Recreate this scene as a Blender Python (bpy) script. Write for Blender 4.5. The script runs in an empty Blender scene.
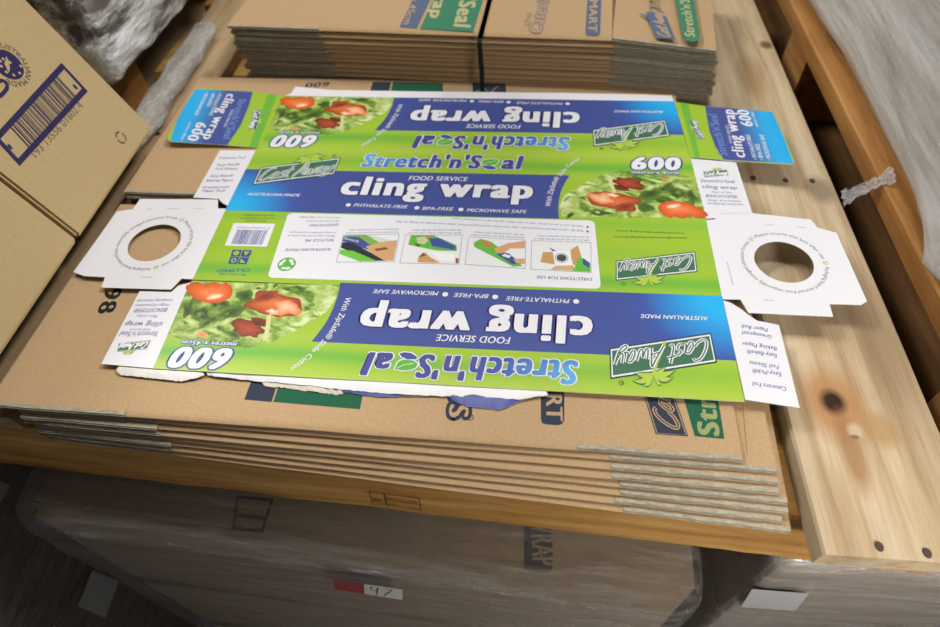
import bpy, bmesh, math, random
import numpy as np
from mathutils import Vector, Matrix, noise
from mathutils.geometry import tessellate_polygon

random.seed(7)
SC = bpy.context.scene
COL = SC.collection

# ------------------------------------------------------------------ camera
F_PX = 615.0
RC = np.array([[0.9957388119927061, 0.08270856619968911, -0.04078616638697573],
               [0.03966749552693025, -0.7834165567989506, -0.6202297867177108],
               [-0.08325087440967448, 0.6159689859160667, -0.7833591132421684]])
CAM = np.array([0.3062652188191232, -0.2573811965919169, 0.4208318985407013])
cd = bpy.data.cameras.new('camera')
cam = bpy.data.objects.new('camera', cd)
COL.objects.link(cam)
cd.sensor_width = 36.0
cd.lens = F_PX / 940 * 36
cd.clip_start = 0.01
cam.matrix_world = Matrix(((RC[0][0], -RC[1][0], -RC[2][0], CAM[0]),
                           (RC[0][1], -RC[1][1], -RC[2][1], CAM[1]),
                           (RC[0][2], -RC[1][2], -RC[2][2], CAM[2]),
                           (0, 0, 0, 1)))
cd.dof.use_dof = True
cd.dof.focus_distance = 0.53
cd.dof.aperture_fstop = 4.8
SC.camera = cam

# ------------------------------------------------------------------ world and lamps
w = bpy.data.worlds.new('world')
SC.world = w
w.use_nodes = True
w.node_tree.nodes['Background'].inputs[0].default_value = (1.0, 0.97, 0.93, 1)
w.node_tree.nodes['Background'].inputs[1].default_value = 0.08


def area_lamp(name, loc, target, size, power, colour):
    ld = bpy.data.lights.new(name, 'AREA')
    ld.shape = 'RECTANGLE'
    ld.size, ld.size_y = size
    ld.energy = power
    ld.color = colour
    o = bpy.data.objects.new(name, ld)
    COL.objects.link(o)
    o.location = loc
    o.rotation_euler = (Vector(target) - Vector(loc)).to_track_quat('-Z', 'Y').to_euler()
    return o


area_lamp('warehouse_lamp', (-2.1, 1.4, 3.0), (0.25, 0.2, 0), (1.2, 0.5), 88, (1.0, 0.98, 0.95))
area_lamp('warehouse_lamp', (2.4, 1.4, 3.0), (0.25, 0.2, 0), (1.2, 0.5), 92, (1.0, 0.98, 0.95))
area_lamp('warehouse_lamp', (0.3, 1.0, 3.6), (0.25, 0.2, 0), (1.4, 0.6), 55, (1.0, 0.99, 0.97))
right_beam = area_lamp('added_right_beam', (0.95, -0.75, 0.45), (0.60, -0.08, -0.1), (0.25, 0.2), 1.0, (1.0, 0.96, 0.90))  # unseen beam added to light the right front and leave the left dark
right_beam.data.spread = math.radians(54)
SC.view_settings.view_transform = 'Standard'
SC.view_settings.look = 'None'
SC.view_settings.exposure = 0.07
SC.view_settings.gamma = 1.0
SC.view_settings.use_curve_mapping = False


# ------------------------------------------------------------------ helpers
def ray(x, y):
    return RC.T @ np.array([(x - 470) / F_PX, (y - 313.5) / F_PX, 1.0])


def at(x, y, v=0.0, ax=2):
    """point of the plane (axis ax = v) seen at a photograph position"""
    d = ray(x, y)
    return Vector(CAM + d * ((v - CAM[ax]) / d[ax]))


def on_plane(x, y, p0, n):
    d = ray(x, y)
    p0 = np.array(p0); n = np.array(n)
    return Vector(CAM + d * (((p0 - CAM) @ n) / (d @ n)))


def lin(v):
    v /= 255.0
    return v / 12.92 if v <= 0.04045 else ((v + 0.055) / 1.055) ** 2.4


def rgb(r, g, b, k=1.0):
    return (min(lin(r) * k, .9), min(lin(g) * k, .9), min(lin(b) * k, .9))


def mix(a, b, t):
    t = max(0.0, min(1.0, t))
    return tuple(a[i] + (b[i] - a[i]) * t for i in range(3))


def tag(o, label, cat, group=None, kind=None):
    o['label'] = label
    o['category'] = cat
    if group: o['group'] = group
    if kind: o['kind'] = kind
    return o


def empty(name, loc=(0, 0, 0), rot=(0, 0, 0)):
    o = bpy.data.objects.new(name, None)
    o.empty_display_size = .02
    COL.objects.link(o)
    o.location = loc
    o.rotation_euler = rot
    return o


def link_mesh(name, bm, mats, parent=None, smooth=False):
    me = bpy.data.meshes.new(name)
    bm.to_mesh(me)
    bm.free()
    if not isinstance(mats, (list, tuple)): mats = [mats]
    for m in mats: me.materials.append(m)
    if smooth:
        for p in me.polygons: p.use_smooth = True
    o = bpy.data.objects.new(name, me)
    COL.objects.link(o)
    if parent: o.parent = parent
    return o


def copy_thing(o, parent=None):
    c = o.copy()
    COL.objects.link(c)
    if parent: c.parent = parent
    for ch in list(o.children): copy_thing(ch, c)
    return c


# ------------------------------------------------------------------ materials
def new_mat(name):
    m = bpy.data.materials.new(name)
    m.use_nodes = True
    nt = m.node_tree
    return m, nt, nt.nodes['Principled BSDF']


def nd(nt, t, **kw):
    n = nt.nodes.new(t)
    for k, v in kw.items(): setattr(n, k, v)
    return n


def noise_chain(nt, scale, stretch=(1, 1, 1), detail=4, rough=.55, rot=(0, 0, 0), kind='Object'):
    tc = nd(nt, 'ShaderNodeTexCoord')
    mp = nd(nt, 'ShaderNodeMapping')
    mp.inputs['Scale'].default_value = stretch
    mp.inputs['Rotation'].default_value = rot
    nz = nd(nt, 'ShaderNodeTexNoise')
    nz.inputs['Scale'].default_value = scale
    nz.inputs['Detail'].default_value = detail
    nz.inputs['Roughness'].default_value = rough
    nt.links.new(tc.outputs[kind], mp.inputs[0])
    nt.links.new(mp.outputs[0], nz.inputs['Vector'])
    return nz.outputs['Fac'], mp


def ramp(nt, src, stops):
    r = nd(nt, 'ShaderNodeValToRGB')
    e = r.color_ramp.elements
    while len(e) < len(stops): e.new(.5)
    for i, (p, c) in enumerate(stops):
        e[i].position = p
        e[i].color = (*c, 1) if len(c) == 3 else c
    nt.links.new(src, r.inputs[0])
    return r.outputs[0]


def mixcol(nt, a, b, fac, mode='MIX'):
    m = nd(nt, 'ShaderNodeMix', data_type='RGBA', blend_type=mode)
    for i, v in ((0, fac), (6, a), (7, b)):
        if hasattr(v, 'links'): nt.links.new(v, m.inputs[i])
        elif i == 0: m.inputs[0].default_value = v
        else: m.inputs[i].default_value = (*v, 1)
    return m.outputs[2]


def bump(nt, src, bsdf, strength, dist):
    b = nd(nt, 'ShaderNodeBump')
    b.inputs['Strength'].default_value = strength
    b.inputs['Distance'].default_value = dist
    nt.links.new(src, b.inputs['Height'])
    nt.links.new(b.outputs[0], bsdf.inputs['Normal'])


def attr_mat(name, rough, spec, noise_amt=0.0, nscale=200, stretch=(1, 1, 1), bmp=0.0):
    m, nt, b = new_mat(name)
    a = nd(nt, 'ShaderNodeVertexColor', layer_name='ink')
    out = a.outputs[0]
    if noise_amt:
        f, _ = noise_chain(nt, nscale, stretch, 5, .65)
        g = ramp(nt, f, [(.25, (1 - noise_amt,) * 3), (.75, (1 + noise_amt * .4,) * 3)])
        out = mixcol(nt, out, g, 1.0, 'MULTIPLY')
        if bmp: bump(nt, f, b, bmp, .0006)
    nt.links.new(out, b.inputs['Base Color'])
    b.inputs['Roughness'].default_value = rough
    b.inputs['Specular IOR Level'].default_value = spec
    return m


M_PRINT = attr_mat('printed_carton_board', .38, .35)
M_KRAFT = attr_mat('corrugated_kraft_board', .85, .15, .16, 420, (1, 1, 1), .25)
M_EDGE = attr_mat('cut_corrugated_edge', .95, .05, .45, 520, (.35, 1, 1), .5)


def wood_mat(name, c1, c2, c3, axis=1, knots=(), scale=1.0):
    m, nt, b = new_mat(name)
    st = [26, 26, 26]
    st[axis] = 1.3
    f, mp = noise_chain(nt, 2.2 * scale, tuple(st), 6, .6)
    f2, _ = noise_chain(nt, 3.0, (3, 3, 3) if axis is None else tuple(1.2 if i == axis else 5 for i in range(3)), 3, .5)
    f3, _ = noise_chain(nt, 9.0, tuple(2.2 if i == axis else 70 for i in range(3)), 3, .7)
    base = ramp(nt, f, [(.30, c2), (.52, c1), (.78, c3)])
    blot = ramp(nt, f2, [(.30, (.62, .58, .52)), (.62, (1.0, 1.0, 1.0))])
    base = mixcol(nt, base, blot, .8, 'MULTIPLY')
    fine = ramp(nt, f3, [(.32, (.72, .68, .62)), (.55, (1, 1, 1))])
    base = mixcol(nt, base, fine, .55, 'MULTIPLY')
    tc = nd(nt, 'ShaderNodeTexCoord')
    for (kx, ky, kz, r, stretch, dark) in knots:
        mp2 = nd(nt, 'ShaderNodeMapping')
        mp2.inputs['Location'].default_value = (-kx, -ky / stretch, -kz)
        mp2.inputs['Scale'].default_value = (1, 1 / stretch, 1)
        nt.links.new(tc.outputs['Object'], mp2.inputs[0])
        ln = nd(nt, 'ShaderNodeVectorMath', operation='LENGTH')
        nt.links.new(mp2.outputs[0], ln.inputs[0])
        mr = nd(nt, 'ShaderNodeMapRange')
        mr.inputs[1].default_value = r * .45
        mr.inputs[2].default_value = r
        mr.inputs[3].default_value = 1.0
        mr.inputs[4].default_value = 0.0
        nt.links.new(ln.outputs['Value'], mr.inputs[0])
        mlt = nd(nt, 'ShaderNodeMath', operation='MULTIPLY')
        mlt.inputs[1].default_value = dark[3]
        nt.links.new(mr.outputs[0], mlt.inputs[0])
        base = mixcol(nt, base, dark[:3], mlt.outputs[0])
    nt.links.new(base, b.inputs['Base Color'])
    b.inputs['Roughness'].default_value = .75
    b.inputs['Specular IOR Level'].default_value = .2
    bump(nt, f3, b, .25, .0008)
    return m


def film_mat(name, lo, hi, scale, stretch, rot=(0, 0, 0), tint=(.75, .74, .72), rough=.12, bstr=.7, bdist=.004, det=5, band=(.33, .68), gl=120, gloss=.09):
    """clear stretch film: see-through, with milky streaks for gathered layers and for painted glints"""
    m, nt, b = new_mat(name)
    f, _ = noise_chain(nt, scale, stretch, det, .65, rot)
    b.inputs['Base Color'].default_value = (*tint, 1)
    b.inputs['Roughness'].default_value = rough
    b.inputs['Specular IOR Level'].default_value = .8
    f2, _ = noise_chain(nt, scale * 5, stretch, 3, .7, tuple(q + .4 for q in rot))
    ad = nd(nt, 'ShaderNodeMath', operation='MULTIPLY_ADD')
    ad.inputs[1].default_value = .22
    nt.links.new(f2, ad.inputs[0])
    nt.links.new(f, ad.inputs[2])
    bump(nt, ad.outputs[0], b, bstr, bdist)
    tr = nd(nt, 'ShaderNodeBsdfTransparent')
    ms = nd(nt, 'ShaderNodeMixShader')
    fac = nd(nt, 'ShaderNodeMapRange')
    fac.inputs[1].default_value, fac.inputs[2].default_value = band
    fac.inputs[3].default_value = lo
    fac.inputs[4].default_value = hi
    nt.links.new(f, fac.inputs[0])
    nt.links.new(fac.outputs[0], ms.inputs[0])
    nt.links.new(tr.outputs[0], ms.inputs[1])
    nt.links.new(b.outputs[0], ms.inputs[2])
    # sharp sparkle from the fine crumples
    f3, _ = noise_chain(nt, gl, tuple(max(.5, q ** .5) for q in stretch), 3, .6)
    bp = nd(nt, 'ShaderNodeBump')
    bp.inputs['Strength'].default_value = 1.0
    bp.inputs['Distance'].default_value = 2.0 / gl
    nt.links.new(f3, bp.inputs['Height'])
    go = nd(nt, 'ShaderNodeBsdfGlossy')
    go.inputs['Roughness'].default_value = .10
    nt.links.new(bp.outputs[0], go.inputs['Normal'])
    m2 = nd(nt, 'ShaderNodeMixShader')
    m2.inputs[0].default_value = gloss
    nt.links.new(ms.outputs[0], m2.inputs[1])
    nt.links.new(go.outputs[0], m2.inputs[2])
    nt.links.new(m2.outputs[0], nt.nodes['Material Output'].inputs[0])
    return m


def plain(name, col, rough=.6, spec=.3, metal=0):
    m, nt, b = new_mat(name)
    b.inputs['Base Color'].default_value = (*col, 1)
    b.inputs['Roughness'].default_value = rough
    b.inputs['Specular IOR Level'].default_value = spec
    b.inputs['Metallic'].default_value = metal
    return m


# ------------------------------------------------------------------ colours of inks and boards
WHITE = rgb(226, 225, 230)
LIME = rgb(154, 188, 52)
LIME2 = rgb(172, 198, 74)
GREEN = rgb(92, 172, 62)
BLUE = rgb(66, 80, 146)
NAVY = rgb(46, 52, 118)
CYAN = rgb(36, 172, 232)
LOGO = rgb(62, 108, 82)
DKLOGO = rgb(40, 66, 56)
INK = rgb(60, 70, 140)
BLACK = rgb(38, 40, 42)
KRAFT = rgb(187, 156, 118)
CUT = rgb(176, 166, 146)
CUTD = rgb(84, 72, 56)
SLATE = rgb(56, 62, 78)
DKGREEN = rgb(40, 96, 70)

# ------------------------------------------------------------------ flat print builder
_tc = {}


def text_geo(s, space=1.0, shear=.0):
    k = (s, space, shear)
    if k in _tc: return _tc[k]
    cu = bpy.data.curves.new('t', 'FONT')
    cu.body = s
    cu.size = 1
    cu.space_character = space
    cu.shear = shear
    cu.resolution_u = 3
    ob = bpy.data.objects.new('t', cu)
    me = ob.to_mesh()
    v = [(p.co.x, p.co.y) for p in me.vertices]
    f = [tuple(p.vertices) for p in me.polygons]
    ob.to_mesh_clear()
    bpy.data.objects.remove(ob)
    bpy.data.curves.remove(cu)
    _tc[k] = (v, f)
    return v, f


CAP = max(y for x, y in text_geo('H')[0])
EPS = 4.5e-5


def smooth_path(pts, n=6):
    pts = [Vector(p) for p in pts]
    if len(pts) < 3: return pts
    out = []
    P = [pts[0] * 2 - pts[1]] + pts + [pts[-1] * 2 - pts[-2]]
    for i in range(1, len(P) - 2):
        a, b, c, d = P[i - 1], P[i], P[i + 1], P[i + 2]
        for k in range(n):
            t = k / n
            out.append(.5 * ((2 * b) + (c - a) * t + (2 * a - 5 * b + 4 * c - d) * t * t + (3 * b - a - 3 * c + d) * t ** 3))
    out.append(pts[-1])
    return out


class Sheet:
    """a sheet of board lying in a plane with its printing, one mesh; positions go through self.pt"""

    def __init__(s, p0=(0, 0, 0), n=(0, 0, 1), pt=None):
        s.n = Vector(n).normalized()
        s.p0 = Vector(p0)
        s.pt = pt or (lambda p: on_plane(p[0], p[1], s.p0, s.n))
        s.bm = bmesh.new()
        s.cl = s.bm.loops.layers.float_color.new('ink')
        s.mi = 0
        s.k = 0

    def P(s, p):
        return Vector(p) if len(p) == 3 else s.pt(p)

    def face(s, vs, cols):
        try:
            f = s.bm.faces.new(vs)
        except ValueError:
            return
        f.material_index = s.mi
        for i, l in enumerate(f.loops):
            c = cols[i] if isinstance(cols, list) else cols
            l[s.cl] = (*c, 1)
        return f

    def tris(s, pts, tris, col, layer):
        s.k += 1
        o = s.n * (EPS * (layer + (s.k % 20) * .05 if layer else 0))
        vs = [s.bm.verts.new(p + o) for p in pts]
        for t in tris:
            a, b, c = (pts[i] for i in t[:3])
            if (b - a).cross(c - a).dot(s.n) < 0: t = tuple(reversed(t))
            s.face([vs[i] for i in t], [col[i] for i in t] if isinstance(col, list) else col)

    def poly(s, loops, col, layer=1):
        if not isinstance(loops[0][0], (tuple, list, Vector)): loops = [loops]
        L3 = [[s.P(p) for p in l] for l in loops]
        flat = [p for l in L3 for p in l]
        s.tris(flat, tessellate_polygon(L3), col, layer)

    def board(s, loops, col, back, th=.0006):
        """solid board: top, underside and cut edges"""
        if not isinstance(loops[0][0], (tuple, list, Vector)): loops = [loops]
        L3 = [[s.P(p) for p in l] for l in loops]
        flat = [p for l in L3 for p in l]
        tr = tessellate_polygon(L3)
        s.tris(flat, tr, col, 0)
        d = s.n * -th
        s.n = -s.n
        s.tris([p + d for p in flat], tr, back, 0)
        s.n = -s.n
        for l in L3:
            for i in range(len(l)):
                a, b = l[i], l[(i + 1) % len(l)]
                s.face([s.bm.verts.new(q) for q in (a, a + d, b + d, b)], back)

    def grid(s, quad, nu, nv, fn, layer=1):
        q = [s.P(p) for p in quad]
        o = s.n * (EPS * layer)
        V, C = [], []
        for j in range(nv + 1):
            for i in range(nu + 1):
                u, v = i / nu, j / nv
                V.append(s.bm.verts.new((q[0] * (1 - u) + q[1] * u) * (1 - v) + (q[3] * (1 - u) + q[2] * u) * v + o))
                C.append(fn(u, v))
        for j in range(nv):
            for i in range(nu):
                t = [j * (nu + 1) + i, j * (nu + 1) + i + 1, (j + 1) * (nu + 1) + i + 1, (j + 1) * (nu + 1) + i]
                a, b, c = (V[k].co for k in t[:3])
                if (b - a).cross(c - a).dot(s.n) < 0: t.reverse()
                s.face([V[k] for k in t], [C[k] for k in t])

    def text(s, txt, A, B, cap, col, off=.02, shear=.2, layer=2, outline=None):
        """cap: metres, or the photograph position of a cap top over A"""
        A, B = s.P(A), s.P(B)
        r = (B - A)
        W = r.length
        r.normalize()
        up = s.n.cross(r)
        if not isinstance(cap, (int, float)): cap = abs((s.P(cap) - A).dot(up))
        v0, f0 = text_geo(txt, 1 + off * 2.0, shear)
        x0 = min(p[0] for p in v0)
        b = off * 2.0 * CAP * (1 if W / len(txt) > .004 else .8)
        kx = W / (max(p[0] for p in v0) - x0 + b)
        ky = cap / CAP

        def put(dx, dy, c, l):
            if callable(c): c = [c((x - x0) * kx / W, y / CAP) for x, y in v0]
            s.tris([A + r * ((x - x0 + dx) * kx) + up * ((y + dy) * ky) for x, y in v0], f0, c, l)
        if outline:
            for oc, ow, l in outline:
                for i in range(12):
                    a = 2 * math.pi * i / 12
                    for q in ((0, b) if b > .01 else (0,)): put(q + ow * math.cos(a), ow * math.sin(a), oc, layer + l)
        n = 1 if b < .012 else (2 if b < .05 else (3 if b < .08 else 5))
        for i in range(n): put(b * (i / max(1, n - 1)), 0, col, layer + (1 if outline else 0))
        if b > .07:
            for dx, dy in ((0, -b * .2), (0, b * .2), (b, -b * .2), (b, b * .2), (b * .5, -b * .2), (b * .5, b * .2)): put(dx, dy, col, layer + (1 if outline else 0))

    def path_text(s, txt, pts, cap, col, off=.02, shear=.1, layer=3):
        P = smooth_path([s.P(p) for p in pts], 8)
        S = [0]
        for a, b in zip(P, P[1:]): S.append(S[-1] + (b - a).length)
        v, f = text_geo(txt, 1.0 + off, shear)
        x0 = min(p[0] for p in v)
        k = S[-1] / (max(p[0] for p in v) - x0)
        out = []
        for x, y in v:
            d = min(max((x - x0) * k, 0), S[-1] - 1e-9)
            i = max(j for j in range(len(S) - 1) if S[j] <= d)
            t = (d - S[i]) / max(S[i + 1] - S[i], 1e-9)
            r = (P[i + 1] - P[i]).normalized()
            out.append(P[i].lerp(P[i + 1], t) + s.n.cross(r) * (y * cap / CAP))
        s.tris(out, f, col, layer)
        if off > .015:
            s.tris([p + (P[-1] - P[0]).normalized() * (off * cap) for p in out], f, col, layer)

    def ribbon(s, pts, width, col, layer=3, closed=False):
        P = [s.P(p) for p in pts]
        n = len(P)
        L, R = [], []
        for i in range(n):
            a = P[i - 1] if (i or closed) else P[i]
            b = P[(i + 1) % n] if (i < n - 1 or closed) else P[i]
            r = (b - a).normalized()
            k = s.n.cross(r) * width * .5
            k2 = s.n * (i * 9e-7)
            L.append(P[i] + k + k2)
            R.append(P[i] - k + k2)
        V = L + R
        T = []
        for i in range(n if closed else n - 1):
            j = (i + 1) % n
            T += [(i, j, n + j), (i, n + j, n + i)]
        s.tris(V, T, col, layer)

    def disc(s, c, r, col, layer=3, n=20, hole=0):
        """r metres"""
        c = s.P(c)
        e1 = s.n.orthogonal().normalized()
        e2 = s.n.cross(e1)
        ring = lambda q: [c + e1 * (q * math.cos(2 * math.pi * i / n)) + e2 * (q * math.sin(2 * math.pi * i / n)) for i in range(n)]
        s.poly([ring(r)] + ([ring(hole)] if hole else []), col, layer)

    def done(s, name, parent=None, mat=None):
        return link_mesh(name, s.bm, mat or M_PRINT, parent)


def quad_map(tl, tr, br, bl):
    """bilinear map of reading coordinates (u right, v up)"""
    return lambda u, v: (bl * (1 - u) + br * u) * (1 - v) + (tl * (1 - u) + tr * u) * v


def homography(src, dst):
    A, b = [], []
    for (x, y), (u, v) in zip(src, dst):
        A.append([x, y, 1, 0, 0, 0, -u * x, -u * y]); b.append(u)
        A.append([0, 0, 0, x, y, 1, -v * x, -v * y]); b.append(v)
    h = np.append(np.linalg.solve(np.array(A, float), np.array(b, float)), 1).reshape(3, 3)

    def f(p):
        q = h @ np.array([p[0], p[1], 1.0])
        return q[0] / q[2], q[1] / q[2]
    return f


# ------------------------------------------------------------------ printed artwork
SCRIPT = [[(.46, .95), (.38, 1.1), (.2, 1.0), (.06, .6), (.02, .2), (.12, 0), (.3, .08), (.44, .3)],
          [(.74, .55), (.62, .62), (.5, .35), (.5, .08), (.6, .03), (.7, .3), (.76, .6), (.73, .15), (.82, .06)],
          [(1.06, .55), (.97, .64), (.9, .48), (1.02, .28), (.97, .05), (.85, .08)],
          [(1.24, 1.05), (1.17, .3), (1.2, .03), (1.3, .1)], [(1.06, .66), (1.36, .72)],
          [(1.5, -.02), (1.72, .6), (1.86, 1.08), (1.9, .5), (1.94, 0)], [(1.6, .33), (1.95, .4)],
          [(2.04, .62), (2.05, .12), (2.13, .05), (2.21, .5), (2.23, .12), (2.33, .05), (2.41, .62)],
          [(2.72, .55), (2.6, .62), (2.5, .35), (2.51, .06), (2.6, .03), (2.7, .35), (2.75, .6), (2.73, .12), (2.82, .05)],
          [(2.9, .62), (2.91, .15), (3.0, .1), (3.1, .4), (3.14, .64), (3.07, 0), (2.95, -.3), (2.82, -.32), (2.86, -.12), (3.1, .08)]]


def script_words(sh, m, u0, v0, du, dv, width, colo, coli, layer, words=(0, 10), shear=.12):
    for st in SCRIPT[words[0]:words[1]]:
        pts = smooth_path([(x, y, 0) for x, y in st], 5)
        P = [m(u0 + (p.x + shear * p.y) / 3.2 * du, v0 + p.y * dv) for p in pts]
        sh.ribbon(P, width, colo, layer)
        if coli: sh.ribbon(P, width * .38, coli, layer + 1)


def palm(sh, m, layer, leaf, rim, detail=True):
    tr = [(.46, .06), (.50, .35), (.56, .7), (.60, 1.05)]
    T = smooth_path([(a, b, 0) for a, b in tr], 4)
    P = [m(p.x, p.y) for p in T]
    wd = (m(.03, 0) - m(0, 0)).length
    sh.ribbon(P, wd * 1.0, leaf, layer + 3)
    fr = [(-.20, .02, .10), (-.17, .20, .16), (-.06, .36, .12), (.10, .30, .14), (.19, .12, .15), (.17, -.10, .10), (-.12, -.14, .10)]
    for (dx, dy, bow) in fr:
        for grow, c, l in ((1.22, rim, layer), (1.0, leaf, layer + 1)):
            L, R = [], []
            for i in range(9):
                t = i / 8
                cx = .60 + dx * t * (1.06 if grow > 1 else 1)
                cy = 1.05 + dy * t + bow * math.sin(t * math.pi * .6) * (1 - .5 * t) * 1.4 - .1 * t * t
                hw = .085 * grow * math.sin(math.pi * min(1, .12 + t * .9)) * (1 if grow == 1 else 1.25)
                L.append((cx, cy + hw)); R.append((cx, cy - hw))
            sh.poly([m(*p) for p in L] + [m(*p) for p in reversed(R)], c, l)


def logo(sh, tl, tr, br, bl, layer=3, ink=WHITE, ground=LOGO, rim=DKLOGO, leaf=LIME2, tiny=False):
    m = quad_map(*[sh.P(p) for p in (tl, tr, br, bl)])
    H = (m(0, 1) - m(0, 0)).length
    sh.poly([m(0, 0), m(1, 0), m(1, 1), m(0, 1)], rim, layer)
    a = .012; b = .045
    sh.poly([m(a, b), m(1 - a, b), m(1 - a, 1 - b), m(a, 1 - b)], ink, layer + 1)
    a = .024; b = .10
    sh.poly([m(a, b), m(1 - a, b), m(1 - a, 1 - b), m(a, 1 - b)], ground, layer + 2)
    palm(sh, m, layer + 3, leaf, ground)
    script_words(sh, m, .05, .2, .90, .58, H * (.10 if not tiny else .12), ink, ground if not tiny else None, layer + 7)


def inside(p, poly):
    x, y = p
    r = False
    for i in range(len(poly)):
        (x1, y1), (x2, y2) = poly[i][:2], poly[i - 1][:2]
        if (y1 > y) != (y2 > y) and x < (x2 - x1) * (y - y1) / (y2 - y1) + x1: r = not r
    return r


def blob(cx, cy, rx, ry, rot=0, n=26, rough=.08, seed=0):
    out = []
    for i in range(n):
        a = 2 * math.pi * i / n
        k = 1 + rough * 2 * noise.noise((math.cos(a) * 1.7 + seed * 7.3, math.sin(a) * 1.7, seed))
        x, y = rx * k * math.cos(a), ry * k * math.sin(a)
        out.append((cx + x * math.cos(rot) - y * math.sin(rot), cy + x * math.sin(rot) + y * math.cos(rot)))
    return out


def fan(sh, c, ring, ccol, rcol, layer, mid=None):
    """shaded blob: centre colour to rim colour"""
    pts = [sh.P(c)]
    cols = [ccol]
    n = len(ring)
    for k, col in ((.55, mid or mix(ccol, rcol, .4)), (1.0, rcol)):
        for p in ring:
            pts.append(sh.P((c[0] + (p[0] - c[0]) * k, c[1] + (p[1] - c[1]) * k)))
            cols.append(col)
    T = []
    for i in range(n):
        j = (i + 1) % n
        T.append((0, 1 + i, 1 + j))
        T += [(1 + i, 1 + n + i, 1 + n + j), (1 + i, 1 + n + j, 1 + j)]
    sh.tris(pts, T, cols, layer)


def salad(sh, layer=3):
    """printed photograph of salad leaves and tomatoes, in the reference panel's positions"""
    edge = [(190, 281.5), (335, 284.6), (331, 298), (322, 311), (308, 320), (288, 332), (268, 341), (245, 347), (222, 345),
            (200, 341), (178, 339), (168, 333)]
    st = 1.15
    x = 166
    cells, ccol, ctri = [], [], []
    dark, midg, lite, pale = rgb(56, 76, 34), rgb(112, 146, 56), rgb(166, 190, 98), rgb(214, 222, 168)
    while x < 336:
        y = 281
        while y < 350:
            if inside((x, y), edge):
                q = Vector((x * .045, y * .07, 1.3))
                wv = Vector((noise.noise(q), noise.noise(q + Vector((5, 2, 1))), 0))
                v = .5 + .5 * noise.noise(Vector((x * .07, y * .11, 0)) + wv * 1.8) + .16 * noise.noise(Vector((x * .28, y * .4, 4)) + wv)
                v += .05 * noise.noise((x * .8, y * .9, 2))
                v -= .22 * max(0, 1 - abs(x - 205 - (y - 300) * .6) / 22)
                v += .10 * ((x - 200) / 100)
                if v < .36: c = mix(dark, midg, (v - .1) / .26)
                elif v < .6: c = mix(midg, lite, (v - .36) / .24)
                else: c = mix(lite, pale, (v - .6) / .28)
                b = min(abs(x - 335) / 20, 1)
                k0 = len(cells)
                cells += [sh.P(p) for p in ((x, y), (x + st, y), (x + st, y + st), (x, y + st))]
                ccol += [c] * 4
                ctri.append((k0, k0 + 1, k0 + 2, k0 + 3))
            y += st
        x += st
    sh.tris(cells, ctri, ccol, layer)
    for q in ((187, 312, 5, 12, .3), (229, 313, 15, 5, -.4), (243, 296, 9, 6, .3), (292, 289, 12, 3, 0), (232, 335, 7, 3, .3), (222, 304, 8, 4, .5)):
        fan(sh, q[:2], blob(*q[:4], q[4], 26, .3, q[0]), rgb(50, 68, 32), mix(midg, dark, .35), layer + 1)
    for q in ((190, 322, 9, 4, .4), (224, 322, 8, 3, -.5), (296, 300, 11, 4, .5), (300, 313, 9, 3, -.3), (262, 336, 8, 3, -.3), (212, 331, 9, 3, .3)):
        fan(sh, q[:2], blob(*q[:4], q[4], 24, .35, q[0]), rgb(206, 216, 150), mix(lite, midg, .4), layer + 1)
    # round tomato by the short edge
    t = [p for p in blob(209, 290, 22, 13, .1, 30, .05, 1)]
    t = [(x, max(y, 283.2 + 1.5 * math.sin(x))) for x, y in t]
    fan(sh, (212, 295), t, rgb(238, 150, 100), rgb(204, 84, 36), layer + 1, rgb(226, 112, 54))
    fan(sh, (214, 297), blob(214, 297, 8, 2.4, -.25, 14, .2, 3), rgb(250, 226, 204), rgb(238, 160, 116), layer + 2)
    # half tomato with torn pulp
    fan(sh, (272, 304), blob(274, 305, 26, 13, .12, 34, .22, 5), rgb(222, 120, 66), rgb(150, 58, 28), layer + 1)
    fan(sh, (283, 306), blob(284, 308, 14, 8, .2, 24, .3, 8), rgb(246, 196, 156), rgb(220, 116, 66), layer + 2)
    fan(sh, (262, 297), blob(264, 296, 13, 4.5, -.25, 20, .2, 9), rgb(120, 50, 28), rgb(170, 84, 50), layer + 2)
    fan(sh, (270, 311), blob(270, 312, 6, 3, .2, 16, .3, 11), rgb(250, 224, 196), rgb(232, 140, 84), layer + 3)
    # dark wedge
    fan(sh, (247, 329), blob(246, 329, 15, 8.5, .2, 28, .3, 13), rgb(176, 78, 46), rgb(112, 44, 26), layer + 1)
    fan(sh, (254, 325), blob(256, 322, 9, 4, .4, 18, .3, 15), rgb(90, 38, 26), rgb(130, 60, 40), layer + 2)
    # stalk and small piece
    sh.ribbon([(266, 315), (265, 326), (262, 341)], .004, rgb(206, 206, 140), layer + 2)
    fan(sh, (201, 335), blob(201, 335, 5, 3, .2, 14, .2, 17), rgb(226, 120, 60), rgb(206, 170, 120), layer + 1)
    for k in range(34):
        px, py = random.uniform(172, 325), random.uniform(285, 343)
        if not inside((px, py), edge) or any(((px - a) / q) ** 2 + ((py - b) / t_) ** 2 < 1 for a, b, q, t_ in ((209, 290, 27, 15), (273, 305, 32, 17), (248, 328, 20, 12))): continue
        c0 = random.choice([lite, pale, midg, midg, dark, rgb(196, 212, 130)])
        c1 = mix(c0, midg, .6)
        fan(sh, (px, py), blob(px, py, random.uniform(2, 7), random.uniform(.8, 2.2), random.uniform(-.9, .6), 12, .3, k + 30), c0, c1, layer + 1)


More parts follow.
